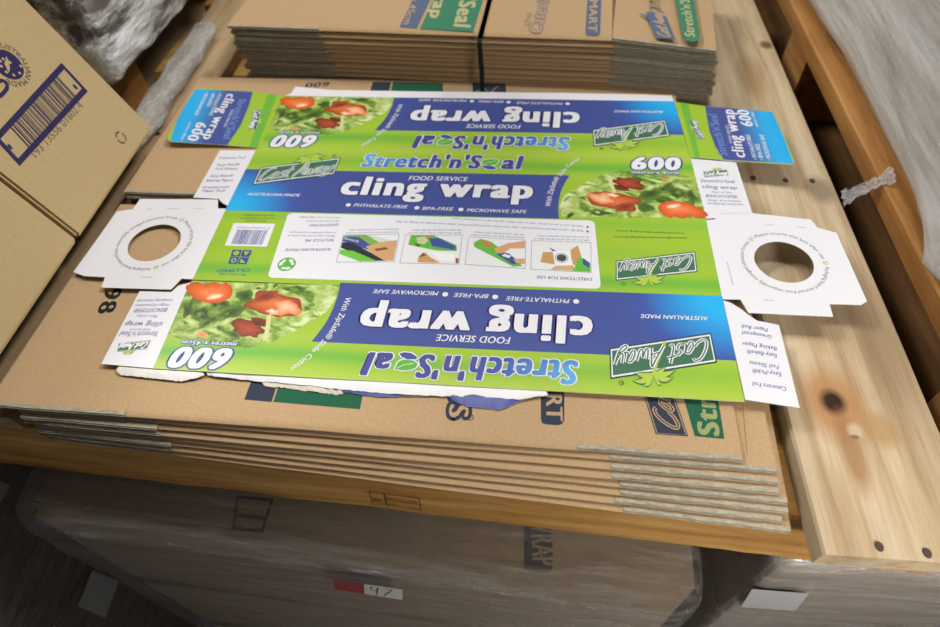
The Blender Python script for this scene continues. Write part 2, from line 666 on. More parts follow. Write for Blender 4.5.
def lime_field(u, v):
    """printed lime ground with a greener streak near the top"""
    wob = .03 * math.sin(u * 9 + 1)
    t = math.exp(-((v - .80 + wob) / .07) ** 2) * (0.25 + .75 * min(1, max(0, .12 + u * 1.1)))
    c = mix(LIME, GREEN, t * .85)
    return mix(c, LIME2, max(0, (v - .86) / .14) * .8 + .3 * math.exp(-((v - .6) / .09) ** 2))


DQ = [(723.0, 299.8), (191.8, 280.6), (152.8, 368.5), (744.6, 401.7)]   # reference panel: reading BL, BR, TR, TL
HD = homography(DQ, [(0, 0), (1, 0), (1, 1), (0, 1)])


def uv_to_ref(u, v):
    h = homography([(0, 0), (1, 0), (1, 1), (0, 1)], DQ)
    return h((u, v))


H_INV = homography([(0, 0), (1, 0), (1, 1), (0, 1)], DQ)


def front_art(sh, fine=True):
    C = [H_INV(p) for p in ((0, 0), (1, 0), (1, 1), (0, 1))]
    sh.grid([C[0], C[1], C[2], C[3]], 40, 26, lime_field, 1)
    # blue band with a cyan corner
    arc = [(336.2, 282.5), (335.4, 288), (331.0, 303), (323.6, 319.2), (316, 330.5), (307.3, 341.6)]
    T0, B0 = (736.3, 360.8), (723, 299.8)
    n = 60
    top0, top1 = Vector((736.3, 360.8)), Vector((307.3, 341.6))
    P3 = []
    arcs = smooth_path([(x, y, 0) for x, y in arc], 5)
    m = len(arcs)

    def bcol(x, y):
        u, v = HD((x, y))
        d = math.hypot(u / .14, (v - 0.0) / .62)
        return mix(CYAN, mix(rgb(52, 92, 178), BLUE, (d - .6) / .7), (d - .25) / .75)
    rows = []
    for j in range(m):
        t = HD((arcs[j].x, arcs[j].y))[1] / HD((307.3, 341.6))[1]
        L = Vector((B0[0] + (T0[0] - B0[0]) * t, B0[1] + (T0[1] - B0[1]) * t))
        R = Vector((arcs[j].x, arcs[j].y))
        rows.append([L.lerp(R, i / n) for i in range(n + 1)])
    pts, cols, T = [], [], []
    for j, r in enumerate(rows):
        for i, p in enumerate(r):
            pts.append(sh.P(tuple(p)))
            cols.append(bcol(p.x, p.y))
            if j and i:
                a = j * (n + 1) + i
                T += [(a - n - 2, a - n - 1, a), (a - n - 2, a, a - 1)]
    sh.tris(pts, T, cols, 2)
    salad(sh, 3)
    L = 8
    # headline lettering
    def sky(u, y):
        c = mix(rgb(96, 168, 222), rgb(58, 98, 176), u * 2.2) if u < .42 else mix(rgb(58, 90, 170), rgb(70, 72, 142), (u - .42) * 4)
        return mix(c, rgb(58, 70, 150), max(0, .35 - y) * 1.2 * (1 if u < .45 else 0))
    k = .045
    cap = (sh.P((578, 386.2)) - sh.P((574, 361.3))).length * .92
    sh.text("Stretch'n'S", (573.6, 361.5), (413, 354.8), cap, sky, .065, .18, L, [(WHITE, .045, 0)])
    sh.text("al", (388.3, 354.0), (360.4, 352.6), cap, lambda u, y: sky(.8 + .2 * u, y), .065, .18, L, [(WHITE, .045, 0)])
    # leaf in place of the letter e
    def grown(q, d):
        cx, cy = sum(p[0] for p in q) / len(q), sum(p[1] for p in q) / len(q)
        return [(x + d * (x - cx) / math.hypot(x - cx, y - cy), y + d * (y - cy) / math.hypot(x - cx, y - cy)) for x, y in q]
    lb = [(394.0, 353.6), (399, 352.4), (406, 353.2), (412.0, 357.4), (410.5, 359.4), (402, 359.4), (396.5, 357.2)]
    lg = [(389.2, 369.4), (392.2, 362.6), (396, 360.2), (402, 359.6), (408, 360.8), (412.0, 363.8), (410.4, 367.6), (405, 370.0), (397, 370.6)]
    for q in (lb, lg): sh.poly(grown(q, 1.3), WHITE, L)
    sh.poly(lb, rgb(66, 78, 150), L + 1)
    sh.poly(lg, GREEN, L + 1)
    sh.ribbon([(391.5, 368.4), (398, 365), (408, 363.6)], .0008, rgb(196, 224, 160), L + 2)
    sh.text('cling wrap', (588.1, 317.6), (358.0, 308.6), (590, 344.4), WHITE, .072, .06, L, [(NAVY, .045, 0)])
    sh.text('FOOD SERVICE', (505.4, 337.5), (430.7, 334.4), (506, 344.1), WHITE, .03, .2, L)
    for tx, a, b in (('PHTHALATE-FREE', (565.2, 299.3), (500.7, 296.3)), ('BPA-FREE', (483.7, 294.4), (448.5, 292.9)),
                     ('MICROWAVE SAFE', (433.6, 291.6), (368.6, 289.2))):
        sh.text(tx, a, b, .0047, WHITE, .025, .22, L)
    for p in ((571.9, 301.6), (490, 297.0), (440, 294.4)): sh.disc(p, .0026, WHITE, L)
    sh.text('AUSTRALIAN MADE', (707.3, 316.9), (637, 314.3), .0042, WHITE, .03, .2, L)
    sh.path_text('With ZipSafe\u00ae Slide Cutter', [(341.5, 297.5), (337, 309), (331.5, 321), (322, 335.5), (311, 347), (300.2, 357.5), (285, 368.4)],
                 .0052, WHITE, .03, .1, L)
    logo(sh, (716.2, 363), (606.4, 379.2), (605.5, 348.5), (710.2, 333.2), L)
    sh.disc((617.5, 383), .0022, DKLOGO, L, 16, .0017)
    sh.text('R', (618.5, 382), (616.5, 382), .002, DKLOGO, .02, 0, L)
    sh.text('600', (231.5, 349.6), (174.6, 347.4), (232, 369.6), WHITE, .078, .2, L, [(BLUE, .06, 0)])
    sh.text('metres x 45cm', (235, 343.0), (182.3, 340.6), .0044, WHITE, .04, .12, L, [(BLUE, .10, 0)])


# ------------------------------------------------------------------ unfolded carton
ROOT_C = empty('unfolded_carton', (0.24, 0.2, 0))
tag(ROOT_C, 'unfolded blue and green printed food wrap carton lying flat on the brown cardboard', 'carton')


def cpart(sh, name, label=None):
    o = sh.done(name, ROOT_C)
    o.matrix_parent_inverse = Matrix.Translation((-.24, -.2, 0))
    if label: o['label'] = label
    return o


GREY_BOARD = rgb(186, 180, 170)
# reading corners of each panel in plane positions: BL, BR, TR, TL
PD = [at(*p) for p in DQ]
PC = [at(*p) for p in ((722.6, 299.4), (192.6, 279.6), (226.6, 207.6), (706.0, 219.8))]
PB = [at(*p) for p in ((226.6, 207.6), (706.0, 219.8), (690.4, 157.0), (256.8, 148.2))]
PA = [at(*p) for p in ((674.0, 101.4), (284.2, 96.0), (258.2, 148.2), (689.6, 156.8))]


def panel_pt(q):
    def f(p):
        u, v = HD(p)
        return (q[0] * (1 - u) + q[1] * u) * (1 - v) + (q[3] * (1 - u) + q[2] * u) * v
    return f


for q, nm in ((PD, 'front panel nearest the camera, printed upside down'), (PB, 'upright printed panel'), (PA, 'rear printed panel')):
    s = Sheet(pt=panel_pt(q))
    s.board([tuple(v) for v in q], LIME, WHITE)
    front_art(s)
    cpart(s, 'printed_panel', nm)

# ---- back panel with the directions
s = Sheet()
s.board([tuple(v) for v in PC], LIME, WHITE)


def cfield(u, v):
    t = math.exp(-((v - .16) / .07) ** 2) * .8 + .35 * math.exp(-((v - .9) / .06) ** 2) + .2 * math.exp(-((v - .5) / .1) ** 2)
    return mix(LIME, GREEN, t)


s.grid([tuple(v) for v in PC], 24, 24, cfield, 1)


def rounded(q, r=.006, n=5):
    q = [s.P(p) for p in q]
    out = []
    for i in range(4):
        a, b, c = q[i - 1], q[i], q[(i + 1) % 4]
        d1, d2 = (a - b).normalized(), (c - b).normalized()
        p1, p2 = b + d1 * r, b + d2 * r
        for k in range(n + 1):
            t = k / n
            out.append(p1 * (1 - t) ** 2 + b * 2 * t * (1 - t) + p2 * t * t)
    return [tuple(p) for p in out]


s.poly(rounded([(288.2, 213.0), (594.5, 220.6), (601.0, 289.0), (267.2, 277.6)]), WHITE, 2)
s.poly([(233.6, 223), (275.3, 223.8), (266.8, 246.8), (224.8, 245.6)], WHITE, 2)
bq = quad_map(*[s.P(p) for p in ((264, 245), (228.5, 244), (236.5, 226.5), (271.5, 227.3))])
x = .06
rnd = random.Random(3)
while x < .94:
    wd = rnd.choice([.008, .012, .018, .024])
    s.poly([bq(x, .18), bq(x + wd, .18), bq(x + wd, 1), bq(x, 1)], INK, 3)
    x += wd + rnd.choice([.008, .012, .02])
s.text('9 313556 016024', (270, 227.5), (238, 226.8), .0022, INK, .0, 0, 3)
# recycling symbols in a square
sq = quad_map(*[s.P(p) for p in ((246.4, 264.4), (228.2, 263.8), (232.8, 249.7), (252.3, 250.5))])
for (a, b) in ((0, 0), (.52, 0), (0, .52), (.52, .52)):
    s.poly([sq(a, b), sq(a + .48, b), sq(a + .48, b + .48), sq(a, b + .48)], INK, 3)
s.disc(tuple(sq(.76, .24)), .003, LIME, 4)
s.poly([sq(.08, .1), sq(.4, .1), sq(.24, .4)], LIME, 4)
s.disc(tuple(sq(.76, .76)), .0028, LIME, 4, 16, .0014)
s.poly([sq(.08, .9), sq(.4, .9), sq(.4, .6)], LIME, 4)
s.text('CA-CW45D', (250.6, 268.6), (217.4, 269.2), .0042, INK, .03, .15, 3)
s.text('Re-order code', (246, 274.0), (220, 273.4), .0025, INK, .01, .1, 3)
for i, (tx, a, b) in enumerate((('Hot and cold food use', (274, 214.8), (244, 214.6)), ('Do not use in conventional ovens', (275, 218.0), (241, 217.6)),
                                ('Store in a cool dry place', (266, 220.6), (246, 220.4)))):
    s.text(tx, a, b, .0024, DKLOGO, .0, .1, 3)
# recycle roundel
s.disc((286.7, 264.3), .0088, GREEN, 3, 28)
rc = s.P((286.7, 264.3))
for k in range(3):
    a = k * 2 * math.pi / 3 + .5
    d = Vector((math.cos(a), math.sin(a), 0))
    e = Vector((-d.y, d.x, 0))
    s.ribbon([tuple(rc + d * .0052 - e * .0036), tuple(rc + d * .0052 + e * .003)], .0026, WHITE, 4)
    s.poly([tuple(rc + d * .0075 + e * .002), tuple(rc + d * .0026 + e * .002), tuple(rc + d * .0045 + e * .0058)], WHITE, 4)
for tx, a, b, cap_, off in (('AUSTRALIAN MADE', (331.5, 248.2), (285.5, 248.8), .0034, .03), ('RECYCLE ME', (334, 239.0), (305, 239.4), .0034, .03),
                            ('QUESTIONS?', (338.6, 223.8), (309.4, 224.4), .0034, .03),
                            ('Please recycle this box when it', (335, 235.4), (288, 235.0), .0024, 0), ('is empty and flatten it to save space', (336, 232.2), (290, 231.8), .0024, 0),
                            ('Call our customer care line or', (340, 220.6), (306, 220.6), .0024, 0), ('visit us at our web page', (341, 217.2), (300, 216.8), .0024, 0),
                            ('DIRECTIONS FOR USE', (592, 278.0), (536.3, 275.6), .0036, .03),
                            ('Not for use in direct contact with an open flame, not for use in conventional ovens', (582.6, 225.6), (453, 218.0), .0024, 0),
                            ('Safe for use in the microwave oven, take care when removing hot food, steam may escape on lifting the film', (583.4, 230.2), (396, 220.9), .0024, 0)):
    s.text(tx, a, b, cap_, INK, off, .15, 3)
for p in ((587.5, 227), (587.5, 231.6)): s.disc(p, .0013, NAVY, 3, 10)
shots = [((343, 235), (399.6, 234), (394.5, 262), (336, 262.5)), ((405.5, 235), (462.5, 235), (459, 264.5), (399.6, 263.3)),
         ((468.5, 236.6), (525.9, 240), (525.5, 269), (465, 264.7)), ((531.5, 240.5), (591, 242.5), (591.4, 272.8), (530.6, 269.5))]
caps = [('Pull the film across the open dish and close', 'the cutter to trim it off along the edge'), ('Slide the cutter from one end to', 'the other, and press the film down'),
        ('Hold the box with one hand and feed', 'the film out with the other hand'), ('Lift the roll out and fold the flaps in', 'so that the roll sits between them')]
SKIN, TANC = rgb(208, 158, 112), rgb(196, 150, 92)
for k, q in enumerate(shots):
    tl, tr, br, bl = [s.P(p) for p in q]
    m = lambda u, v, a=tl, b=tr, c=br, d=bl: (a * (1 - u) + b * u) * (1 - v) + (d * (1 - u) + c * u) * v   # v down the picture
    R = lambda pts, c, l: s.poly([tuple(m(*p)) for p in pts], c, l)
    R([(0, 0), (1, 0), (1, 1), (0, 1)], rgb(120, 120, 150), 3)
    R([(.008, .015), (.992, .015), (.992, .985), (.008, .985)], rgb(226, 226, 226), 4)
    if k == 0:
        R([(.01, .02), (.5, .02), (.98, .3), (.98, .02), (.99, .55), (.7, .9), (.6, .98), (.01, .3)], rgb(196, 212, 196), 5)
        R([(.02, .02), (.42, .02), (.8, .45), (.55, .5)], rgb(120, 170, 70), 5)
        R([(.02, .06), (.3, .1), (.62, .52), (.58, .62), (.02, .24)], BLUE, 6)
        R([(.02, .28), (.2, .3), (.85, .96), (.6, .96), (.02, .48)], rgb(40, 48, 56), 6)
        R([(.02, .55), (.25, .6), (.7, .97), (.4, .97), (.02, .7)], rgb(108, 190, 60), 7)
        R([(.45, .45), (.7, .3), (.98, .24), (.98, .95), (.82, .95), (.6, .72)], SKIN, 8)
        R([(.6, .55), (.8, .48), (.86, .56), (.66, .62)], rgb(110, 90, 50), 9)
        s.text('Stretch', tuple(m(.03, .16)), tuple(m(.3, .3)), .003, WHITE, .03, .1, 9)
    elif k == 1:
        R([(.1, .02), (.5, .02), (.92, .36), (.94, .56), (.6, .55), (.08, .36)], rgb(96, 176, 60), 5)
        R([(.42, .12), (.6, .12), (.9, .4), (.9, .52), (.5, .4)], BLUE, 6)
        R([(.2, .1), (.34, .06), (.42, .2), (.36, .34), (.24, .3)], rgb(196, 200, 150), 6)
        R([(.3, .05), (.44, .04), (.46, .12)], rgb(212, 120, 60), 7)
        R([(.18, .3), (.3, .36), (.26, .44)], rgb(90, 60, 40), 6)
        R([(.3, .74), (.4, .62), (.5, .78), (.68, .96), (.3, .96)], TANC, 5)
        R([(.36, .62), (.42, .72), (.32, .8)], rgb(110, 70, 40), 6)
        R([(.93, .78), (.985, .82), (.985, .97), (.94, .97)], rgb(150, 80, 60), 5)
        R([(.5, .6), (.9, .66), (.9, .9), (.66, .86)], rgb(236, 236, 236), 5)
    elif k == 2:
        R([(.1, .22), (.22, .06), (.4, .14), (.96, .92), (.8, .96), (.12, .36)], rgb(100, 178, 62), 5)
        R([(.5, .56), (.7, .5), (.94, .84), (.78, .88)], BLUE, 6)
        R([(.2, .14), (.32, .12), (.46, .34), (.34, .36)], rgb(200, 120, 70), 6)
        R([(.46, .38), (.7, .16), (.985, .04), (.985, .3), (.74, .34), (.62, .52), (.52, .54)], SKIN, 8)
        R([(.8, .7), (.985, .66), (.985, .84), (.84, .84)], SKIN, 8)
        R([(.64, .54), (.76, .6), (.72, .68), (.6, .62)], rgb(220, 226, 226), 7)
    else:
        R([(.2, .4), (.38, .38), (.42, .8), (.16, .74)], TANC, 5)
        R([(.42, .84), (.7, .8), (.74, .97), (.32, .97)], rgb(206, 166, 110), 5)
        R([(.66, .28), (.78, .12), (.84, .5), (.78, .78), (.68, .78)], TANC, 5)
        R([(.36, .34), (.64, .3), (.7, .78), (.4, .82)], rgb(232, 232, 236), 6)
        R([(.8, .48), (.985, .7), (.985, .98), (.7, .98)], rgb(98, 180, 62), 6)
        R([(.86, .54), (.97, .68), (.97, .86), (.86, .74)], BLUE, 7)
        R([(.3, .22), (.42, .34), (.36, .36)], BLUE, 6)
        cc = m(.51, .57)
        s.disc(tuple(cc), .0062, rgb(150, 150, 156), 8, 20, .0054)
        s.disc(tuple(cc), .0046, rgb(70, 76, 66), 8, 20)
    up = (tl - bl).normalized()
    for j, tx in enumerate(caps[k]):
        h = .004 + .0042 * (1 - j) if False else (.0032 + .0040 * j)
        s.text(tx, tuple(m(.97, 0) + up * (h + .0004)), tuple(m(.04 + .06 * j, 0) + up * (h + .0002)), .0022, INK, 0, .1, 3)
s.text('castaway@castawayfoodpackaging.com.au', (686.5, 237.4), (613, 236.2), .0026, DKLOGO, .005, .1, 3)
s.text('www.castawayfoodpackaging.com.au', (684, 232.8), (616, 230.2), .0026, DKLOGO, .005, .1, 3)
logo(s, (697.5, 272), (615.7, 280.8), (615.7, 261), (695, 251.5), 3)
s.disc((623.5, 284), .002, DKLOGO, 3, 16, .0015)
cpart(s, 'printed_panel', 'panel printed with directions for use')

# ---- round-holed end flaps
def ring_px(cx, cy, r, n=48):
    c = at(cx, cy)
    return c, [tuple(c + Vector((r * math.cos(2 * math.pi * i / n), r * math.sin(2 * math.pi * i / n), 0))) for i in range(n)]


def hole_flap(outline, hc, r, slots, a0):
    s = Sheet()
    c, ring = ring_px(*hc, r)
    s.board([[tuple(s.P(p)) for p in outline], ring], WHITE, GREY_BOARD)

    def arc(r_, a, b, n=20):
        return [tuple(c + Vector((r_ * math.cos(a + (b - a) * i / n), r_ * math.sin(a + (b - a) * i / n), 0))) for i in range(n + 1)]
    D = math.pi / 180
    rr = r * 1.36
    # lettering runs round the hole with its feet towards the hole
    s.path_text('Packaging board sourced from responsibly managed plantation forests', arc(rr, (a0 + 232) * D, (a0 + 18) * D), .0036, rgb(74, 74, 78), .005, .05, 1)
    s.path_text('Please recycle this box after use', arc(rr, (a0 + 2) * D, (a0 - 112) * D), .0036, rgb(74, 74, 78), .005, .05, 1)
    for a in ((a0 + 10), (a0 - 120)):
        p = c + Vector((math.cos(a * D), math.sin(a * D), 0)) * (rr + .0015)
        s.disc(tuple(p), .0028, rgb(186, 200, 120), 1, 14, .0019)
        s.ribbon([tuple(p + Vector((-.0015, -.001, 0))), tuple(p + Vector((.0015, .0015, 0)))], .0008, GREEN, 1)
    for a, b in slots:
        s.ribbon([a, b], .0012, rgb(196, 194, 196), 1)
    return s


s = hole_flap([(226.2, 208.6), (218, 208.4), (218, 199.4), (140, 198.9), (133, 209), (116.8, 211.5), (73.4, 272.0), (84, 276), (105, 277.2), (101, 287.5), (171, 289.6),
               (181.5, 278.6), (193.0, 279.3)], (154.4, 242.4), .0256, [((167, 208.6), (178.5, 208.6)), ((193, 208.4), (204, 208.4)), ((146, 209.2), (153, 209)), ((141, 277), (153, 277.4))], 55)
cpart(s, 'round_holed_flap', 'white left end flap with a round hole')
s = hole_flap([(705.8, 220.0), (714, 219.6), (721, 213.4), (752, 213.2), (810.7, 219.4), (817.4, 227.5), (836.5, 232.8), (867.0, 301.2), (861, 305), (829.5, 304),
               (833.2, 316.8), (748.5, 312.8), (740.4, 299.4), (722.6, 299.2)], (783.8, 261.6), .0256, [((765, 224.8), (774, 225)), ((797, 227), (806, 227.5)), ((764, 300), (774, 300.6)), ((727, 262), (733, 285))], 120)
cpart(s, 'round_holed_flap', 'white right end flap with a round hole')

# ---- small white end flaps
LINES_R = ['Caterers Foil', 'Easy-Pick\u00ae', 'Foil Sheets', 'Easy-Bake\u00ae', 'Baking Paper', 'Greaseproof', 'Paper Roll']


def small_flap(outline, rows, logo_q=None, caps_=None, label=None, n=(0, 0, 1), p0=(0, 0, 0)):
    s = Sheet(p0, n)
    s.board(outline, WHITE, GREY_BOARD)
    for i, (tx, a, b, cp) in enumerate(rows):
        s.text(tx, a, b, cp, INK, .02 if cp > .0036 else .008, .12, 1)
    if logo_q: logo(s, *logo_q, layer=1, tiny=True)
    cpart(s, 'white_end_flap', label)


small_flap([(723.4, 300.4), (731, 302.8), (741, 309), (748, 314.6), (757, 320.5), (779.0, 325.0), (799.8, 408.0), (745.2, 399.5)],
           [('Caterers Foil', (786, 387.0), (752, 381.6), .0040), ('Easy-Pick\u00ae', (780.9, 372.6), (752, 368.4), .0040), ('Foil Sheets', (778.6, 365.4), (749.4, 360.8), .0040),
            ('Easy-Bake\u00ae', (776.6, 354.0), (746.8, 349.4), .0040), ('Baking Paper', (776.6, 347.0), (741.7, 341.6), .0040),
            ('Greaseproof', (771.5, 335.2), (741.4, 330.6), .0040), ('Paper Roll', (767.6, 328.4), (741.4, 324.2), .0040)],
           label='white right end flap listing papers and foils, nearest the camera')
small_flap([(190.2, 282.4), (152.9, 368.3), (101.2, 363.8), (139.6, 291.2), (171.2, 292.0), (178, 286)],
           [('wrapping materials', (173.2, 299.0), (137.4, 299.6), .0032), ('range of premium', (169.8, 303.8), (135.7, 304.2), .0032), ('BENCHTOPS\u00ae', (168, 308.0), (134.9, 308.6), .0046),
            ('Part of the', (157.9, 315.2), (137.4, 314.6), .0030), ('cling wrap', (163, 322.2), (126.0, 321.8), .0058), ('food service', (151, 328.6), (130.6, 328.6), .0026),
            ("Stretch'n'Seal", (158.7, 331.6), (120.6, 331.6), .0052)],
           ((146.8, 349.2), (117, 352), (118.7, 343.4), (151, 340)), label='white left end flap with small green logo, nearest the camera')
small_flap([(255.6, 150.4), (229.8, 206.8), (222.5, 203.2), (218.5, 198.8), (193.2, 197.6), (219.8, 150.2)],
           [('Caterers Foil', (218.7, 159), (245, 158.6), .0038), ('Easy-Pick\u00ae', (217, 166), (239, 165.4), .0038), ('Foil Sheets', (215.3, 169.9), (237.4, 169.6), .0038),
            ('Easy-Bake\u00ae', (210, 177), (233, 176.7), .0038), ('Baking Paper', (206, 181.6), (233, 181.2), .0038), ('Greaseproof', (202, 188.4), (229, 188), .0038), ('Paper Roll', (202, 192), (224.7, 191.8), .0038)],
           label='white left end flap listing papers and foils, far one')
small_flap([(690.8, 158.6), (736.0, 162.4), (752.2, 213.0), (722, 213.2), (716, 218), (704.6, 218.8)],
           [("Stretch'n'Seal", (700.9, 182), (735, 183), .0046), ('cling wrap', (702.5, 188), (737.4, 189.4), .0052), ('Part of the', (712.8, 193), (731.5, 193.6), .003),
            ('BENCHTOPS\u00ae', (706, 197.2), (738, 198.4), .0042), ('range of premium', (707.7, 200.8), (740.9, 202.2), .003), ('wrapping materials', (707.7, 204), (743.4, 205.4), .003)],
           ((703.0, 171.5), (727.0, 169.5), (728.5, 175.5), (704.6, 177.5)), label='white right end flap with small green logo, far one')


# ---- tuck flaps printed blue, one lifted
def tuck_flap(p0, n, outline, fold_q, arc, cyan_dir, rows, lq, label):
    s = Sheet(p0, n)
    s.board(outline, LIME, WHITE)
    # green streak beside the fold
    s.poly(fold_q, mix(LIME, GREEN, .8), 1)
    fold_mid = s.P(cyan_dir[0]); far = s.P(cyan_dir[1])
    ax = far - fold_mid
    pts = [s.P(p) for p in arc]
    # blue ground shaded to cyan at the free end, printed in strips
    na, nb = arc[:len(arc) // 2], arc[len(arc) // 2:]
    N = 14
    for i in range(len(na) - 1):
        a0, a1, b0, b1 = s.P(na[i]), s.P(na[i + 1]), s.P(nb[i]), s.P(nb[i + 1])
        s.grid([tuple(a0), tuple(b0), tuple(b1), tuple(a1)], N, 1, lambda u, v: mix(mix(BLUE, CYAN, (u - .42) / .42), rgb(26, 160, 224), (u - .8) * 3), 2)
    for tx, a, b, cp, o in rows:
        s.text(tx, a, b, cp, WHITE if o >= 0 else rgb(110, 140, 196), abs(o), .12, 3)
    logo(s, *lq, layer=3, tiny=True)
    cpart(s, 'tuck_flap', label)


fa, fb = at(284.2, 96.0), at(260.6, 148.0)
lf = at(167.5, 139.0, .007)
nrm = (fa - fb).cross(lf - fb)
if nrm.z < 0: nrm = -nrm
tuck_flap(tuple(fb), tuple(nrm), [(284.2, 96.2), (268, 93.6), (251, 91.4), (222, 89.6), (198, 88.4), (195, 89.2), (193, 91.5), (168.2, 135.0), (167.2, 138.5), (170, 141.4), (176, 142.0), (215, 144.4), (260.4, 148.0)],
          [(277, 95.2), (268, 94), (249, 147), (257, 147.6)],
          [(252.8, 91.8), (248.5, 107), (240.9, 125), (227.2, 145.2)] + [(195.6, 89.2), (185.5, 105), (177, 120), (170.4, 141.2)],
          ((270, 120), (180, 115)),
          [('cling wrap', (227.4, 93.8), (202.0, 139.2), .0125, .05), ('600', (197.6, 122.2), (186.2, 140.4), .0125, .05), ('metres x 45cm', (189.4, 122.2), (180.6, 139.8), .0034, .02),
           ('\u2022 PHTHALATE-FREE', (218.7, 92.8), (208.5, 115.7), .0044, .02), ('\u2022 BPA-FREE', (212.2, 92.6), (206.6, 106.4), .0044, .02), ('\u2022 MICROWAVE SAFE', (205.4, 92.2), (194, 115.4), .0044, .02),
           ("Stretch'n'Seal", (239.5, 99.0), (222.6, 139.0), .009, -.03), ('FOOD SERVICE', (231.2, 109.5), (223.4, 127), .003, .01)],
          ((262, 109.8), (257, 129.4), (248.5, 129.4), (253.3, 110.6)), 'blue left tuck flap lifted off the cardboard')
fa, fb = at(675.0, 101.4), at(690.0, 156.8)
rf = at(783, 138, .004)
nrm = (fa - fb).cross(rf - fb)
if nrm.z < 0: nrm = -nrm
tuck_flap(tuple(fb), tuple(nrm), [(675.0, 101.6), (696, 104.8), (725, 108.2), (768, 111.2), (772.5, 112.2), (775, 115), (792, 155), (794.6, 161.5), (792.5, 164.0), (788, 164.2), (730, 160.4), (690.2, 157.2)],
          [(680, 102.4), (688, 103.6), (700, 157.8), (695, 157.4)],
          [(705, 106.2), (709.4, 131), (715.3, 146.4), (723.8, 159.6)] + [(772.2, 112.0), (779, 127), (786, 143), (793.4, 163.6)],
          ((690, 130), (780, 138)),
          [('cling wrap', (745.6, 157.6), (732.8, 109.6), .0125, .05), ('600', (753.2, 126.4), (748.2, 109.8), .0125, .05), ('metres x 45cm', (758.4, 126.8), (753, 111.4), .0034, .02),
           ('\u2022 PHTHALATE-FREE', (757.4, 159.6), (749.6, 134.6), .0044, .02), ('\u2022 BPA-FREE', (764, 160), (758.9, 143.8), .0044, .02), ('\u2022 MICROWAVE SAFE', (771.6, 160.4), (763.4, 134.6), .0044, .02),
           ("Stretch'n'Seal", (727.5, 155.6), (716, 114), .009, -.03), ('FOOD SERVICE', (732.6, 143), (728, 125), .003, .01)],
          ((688, 120), (698.3, 139.6), (705, 138.7), (695, 120)) if False else ((698.3, 139.6), (688, 120), (695, 120), (705, 138.7)), 'blue right tuck flap over the plank')

# ---- rear glue flap and torn front strip
s = Sheet((0, at(480, 100).y, 0), (0, -.10, 1))
s.board([(284.4, 95.6), (291, 93.4), (295.2, 86.6), (331.7, 90.0), (420, 91.4), (560, 92.8), (642, 94.4), (671.4, 95.6), (674, 101.2), (520, 99.0), (330, 96.6)], WHITE, GREY_BOARD)
cpart(s, 'glue_flap', 'plain white rear edge flap')


def torn(pts_top, pts_bot, colf, z0=-.0012, name='torn_strip', label=None, droop=.0015):
    """ragged strip of torn board hanging out from under the front edge"""
    s = Sheet((0, 0, z0))
    a = [s.P(p) for p in pts_top]; b = [s.P(p) for p in pts_bot]

    def res(L, n):
        S = [0]
        for p, q in zip(L, L[1:]): S.append(S[-1] + (q - p).length)
        out = []
        for i in range(n + 1):
            d = S[-1] * i / n
            k = max(j for j in range(len(S) - 1) if S[j] <= d + 1e-12)
            out.append(L[k].lerp(L[k + 1], (d - S[k]) / max(S[k + 1] - S[k], 1e-9)))
        return out
    n = 90
    A, B = res(a, n), res(b, n)
    NV = 6
    G, Gb, C = [], [], []
    for i in range(n + 1):
        B[i] = B[i] + Vector((0, .0011 * noise.noise((i * .61, 1, z0 * 900)), 0))
        for j in range(NV + 1):
            t = j / NV
            p = A[i].lerp(B[i], t) + Vector((0, 0, -droop * t * t + .0008 * t * noise.noise((i * .13, t, z0 * 500))))
            G.append(s.bm.verts.new(p)); Gb.append(s.bm.verts.new(p + Vector((0, 0, -.0006)))); C.append(colf(i / n, t))
    for i in range(n):
        for j in range(NV):
            k = [i * (NV + 1) + j, i * (NV + 1) + j + 1, (i + 1) * (NV + 1) + j + 1, (i + 1) * (NV + 1) + j]
            s.face([G[x] for x in k], [C[x] for x in k])
            s.face([Gb[x] for x in reversed(k)], GREY_BOARD)
        k = [i * (NV + 1) + NV, (i + 1) * (NV + 1) + NV]
        s.face([G[k[0]], Gb[k[0]], Gb[k[1]], G[k[1]]], rgb(206, 198, 186))
    bmesh.ops.recalc_face_normals(s.bm, faces=s.bm.faces)
    cpart(s, name, label)


torn([(122, 363), (150, 366), (200, 368)], [(115, 369.2), (119, 373.6), (150, 377.0), (180, 380.2), (196, 377.2), (204, 374)], lambda u, t: rgb(228, 224, 216), -.0010, label='torn white board under the left front corner')
torn([(205, 368), (270, 371), (330, 374), (430, 380), (545, 387)],
     [(207, 374.6), (235, 377.4), (262, 380.4), (300, 383.8), (330, 387.0), (372, 391.4), (420, 394.2), (446, 394.8), (480, 396.4), (520, 398.8), (532, 396.4), (548, 394.0)],
     lambda u, t: rgb(230, 229, 228), -.0008, label='torn white board edge along the front')
torn([(318, 380), (400, 384), (450, 386), (530, 391)],
     [(322, 387.6), (352, 392.0), (380, 396.0), (410, 395.2), (440, 394.2), (449, 396.4), (456, 401.0), (466, 405.2), (482, 406.8), (499, 408.6), (509, 404.8), (517, 401.0), (529, 398.0)],
     lambda u, t: BLUE if t < .86 + .1 * math.sin(u * 40) else rgb(70, 84, 160), -.0020, label='torn blue printed strip')
torn([(256, 374), (290, 378), (338, 386)], [(263.5, 385.8), (285, 387.2), (312, 390.8), (334, 393.8), (343, 393.2)], lambda u, t: rgb(206, 196, 178), -.0028, label='curled torn grey board', droop=.001)

# ------------------------------------------------------------------ pallet under everything
PZ = -.022
PT = .020
ST_TOP = PZ - PT
ST_BOT = -.127


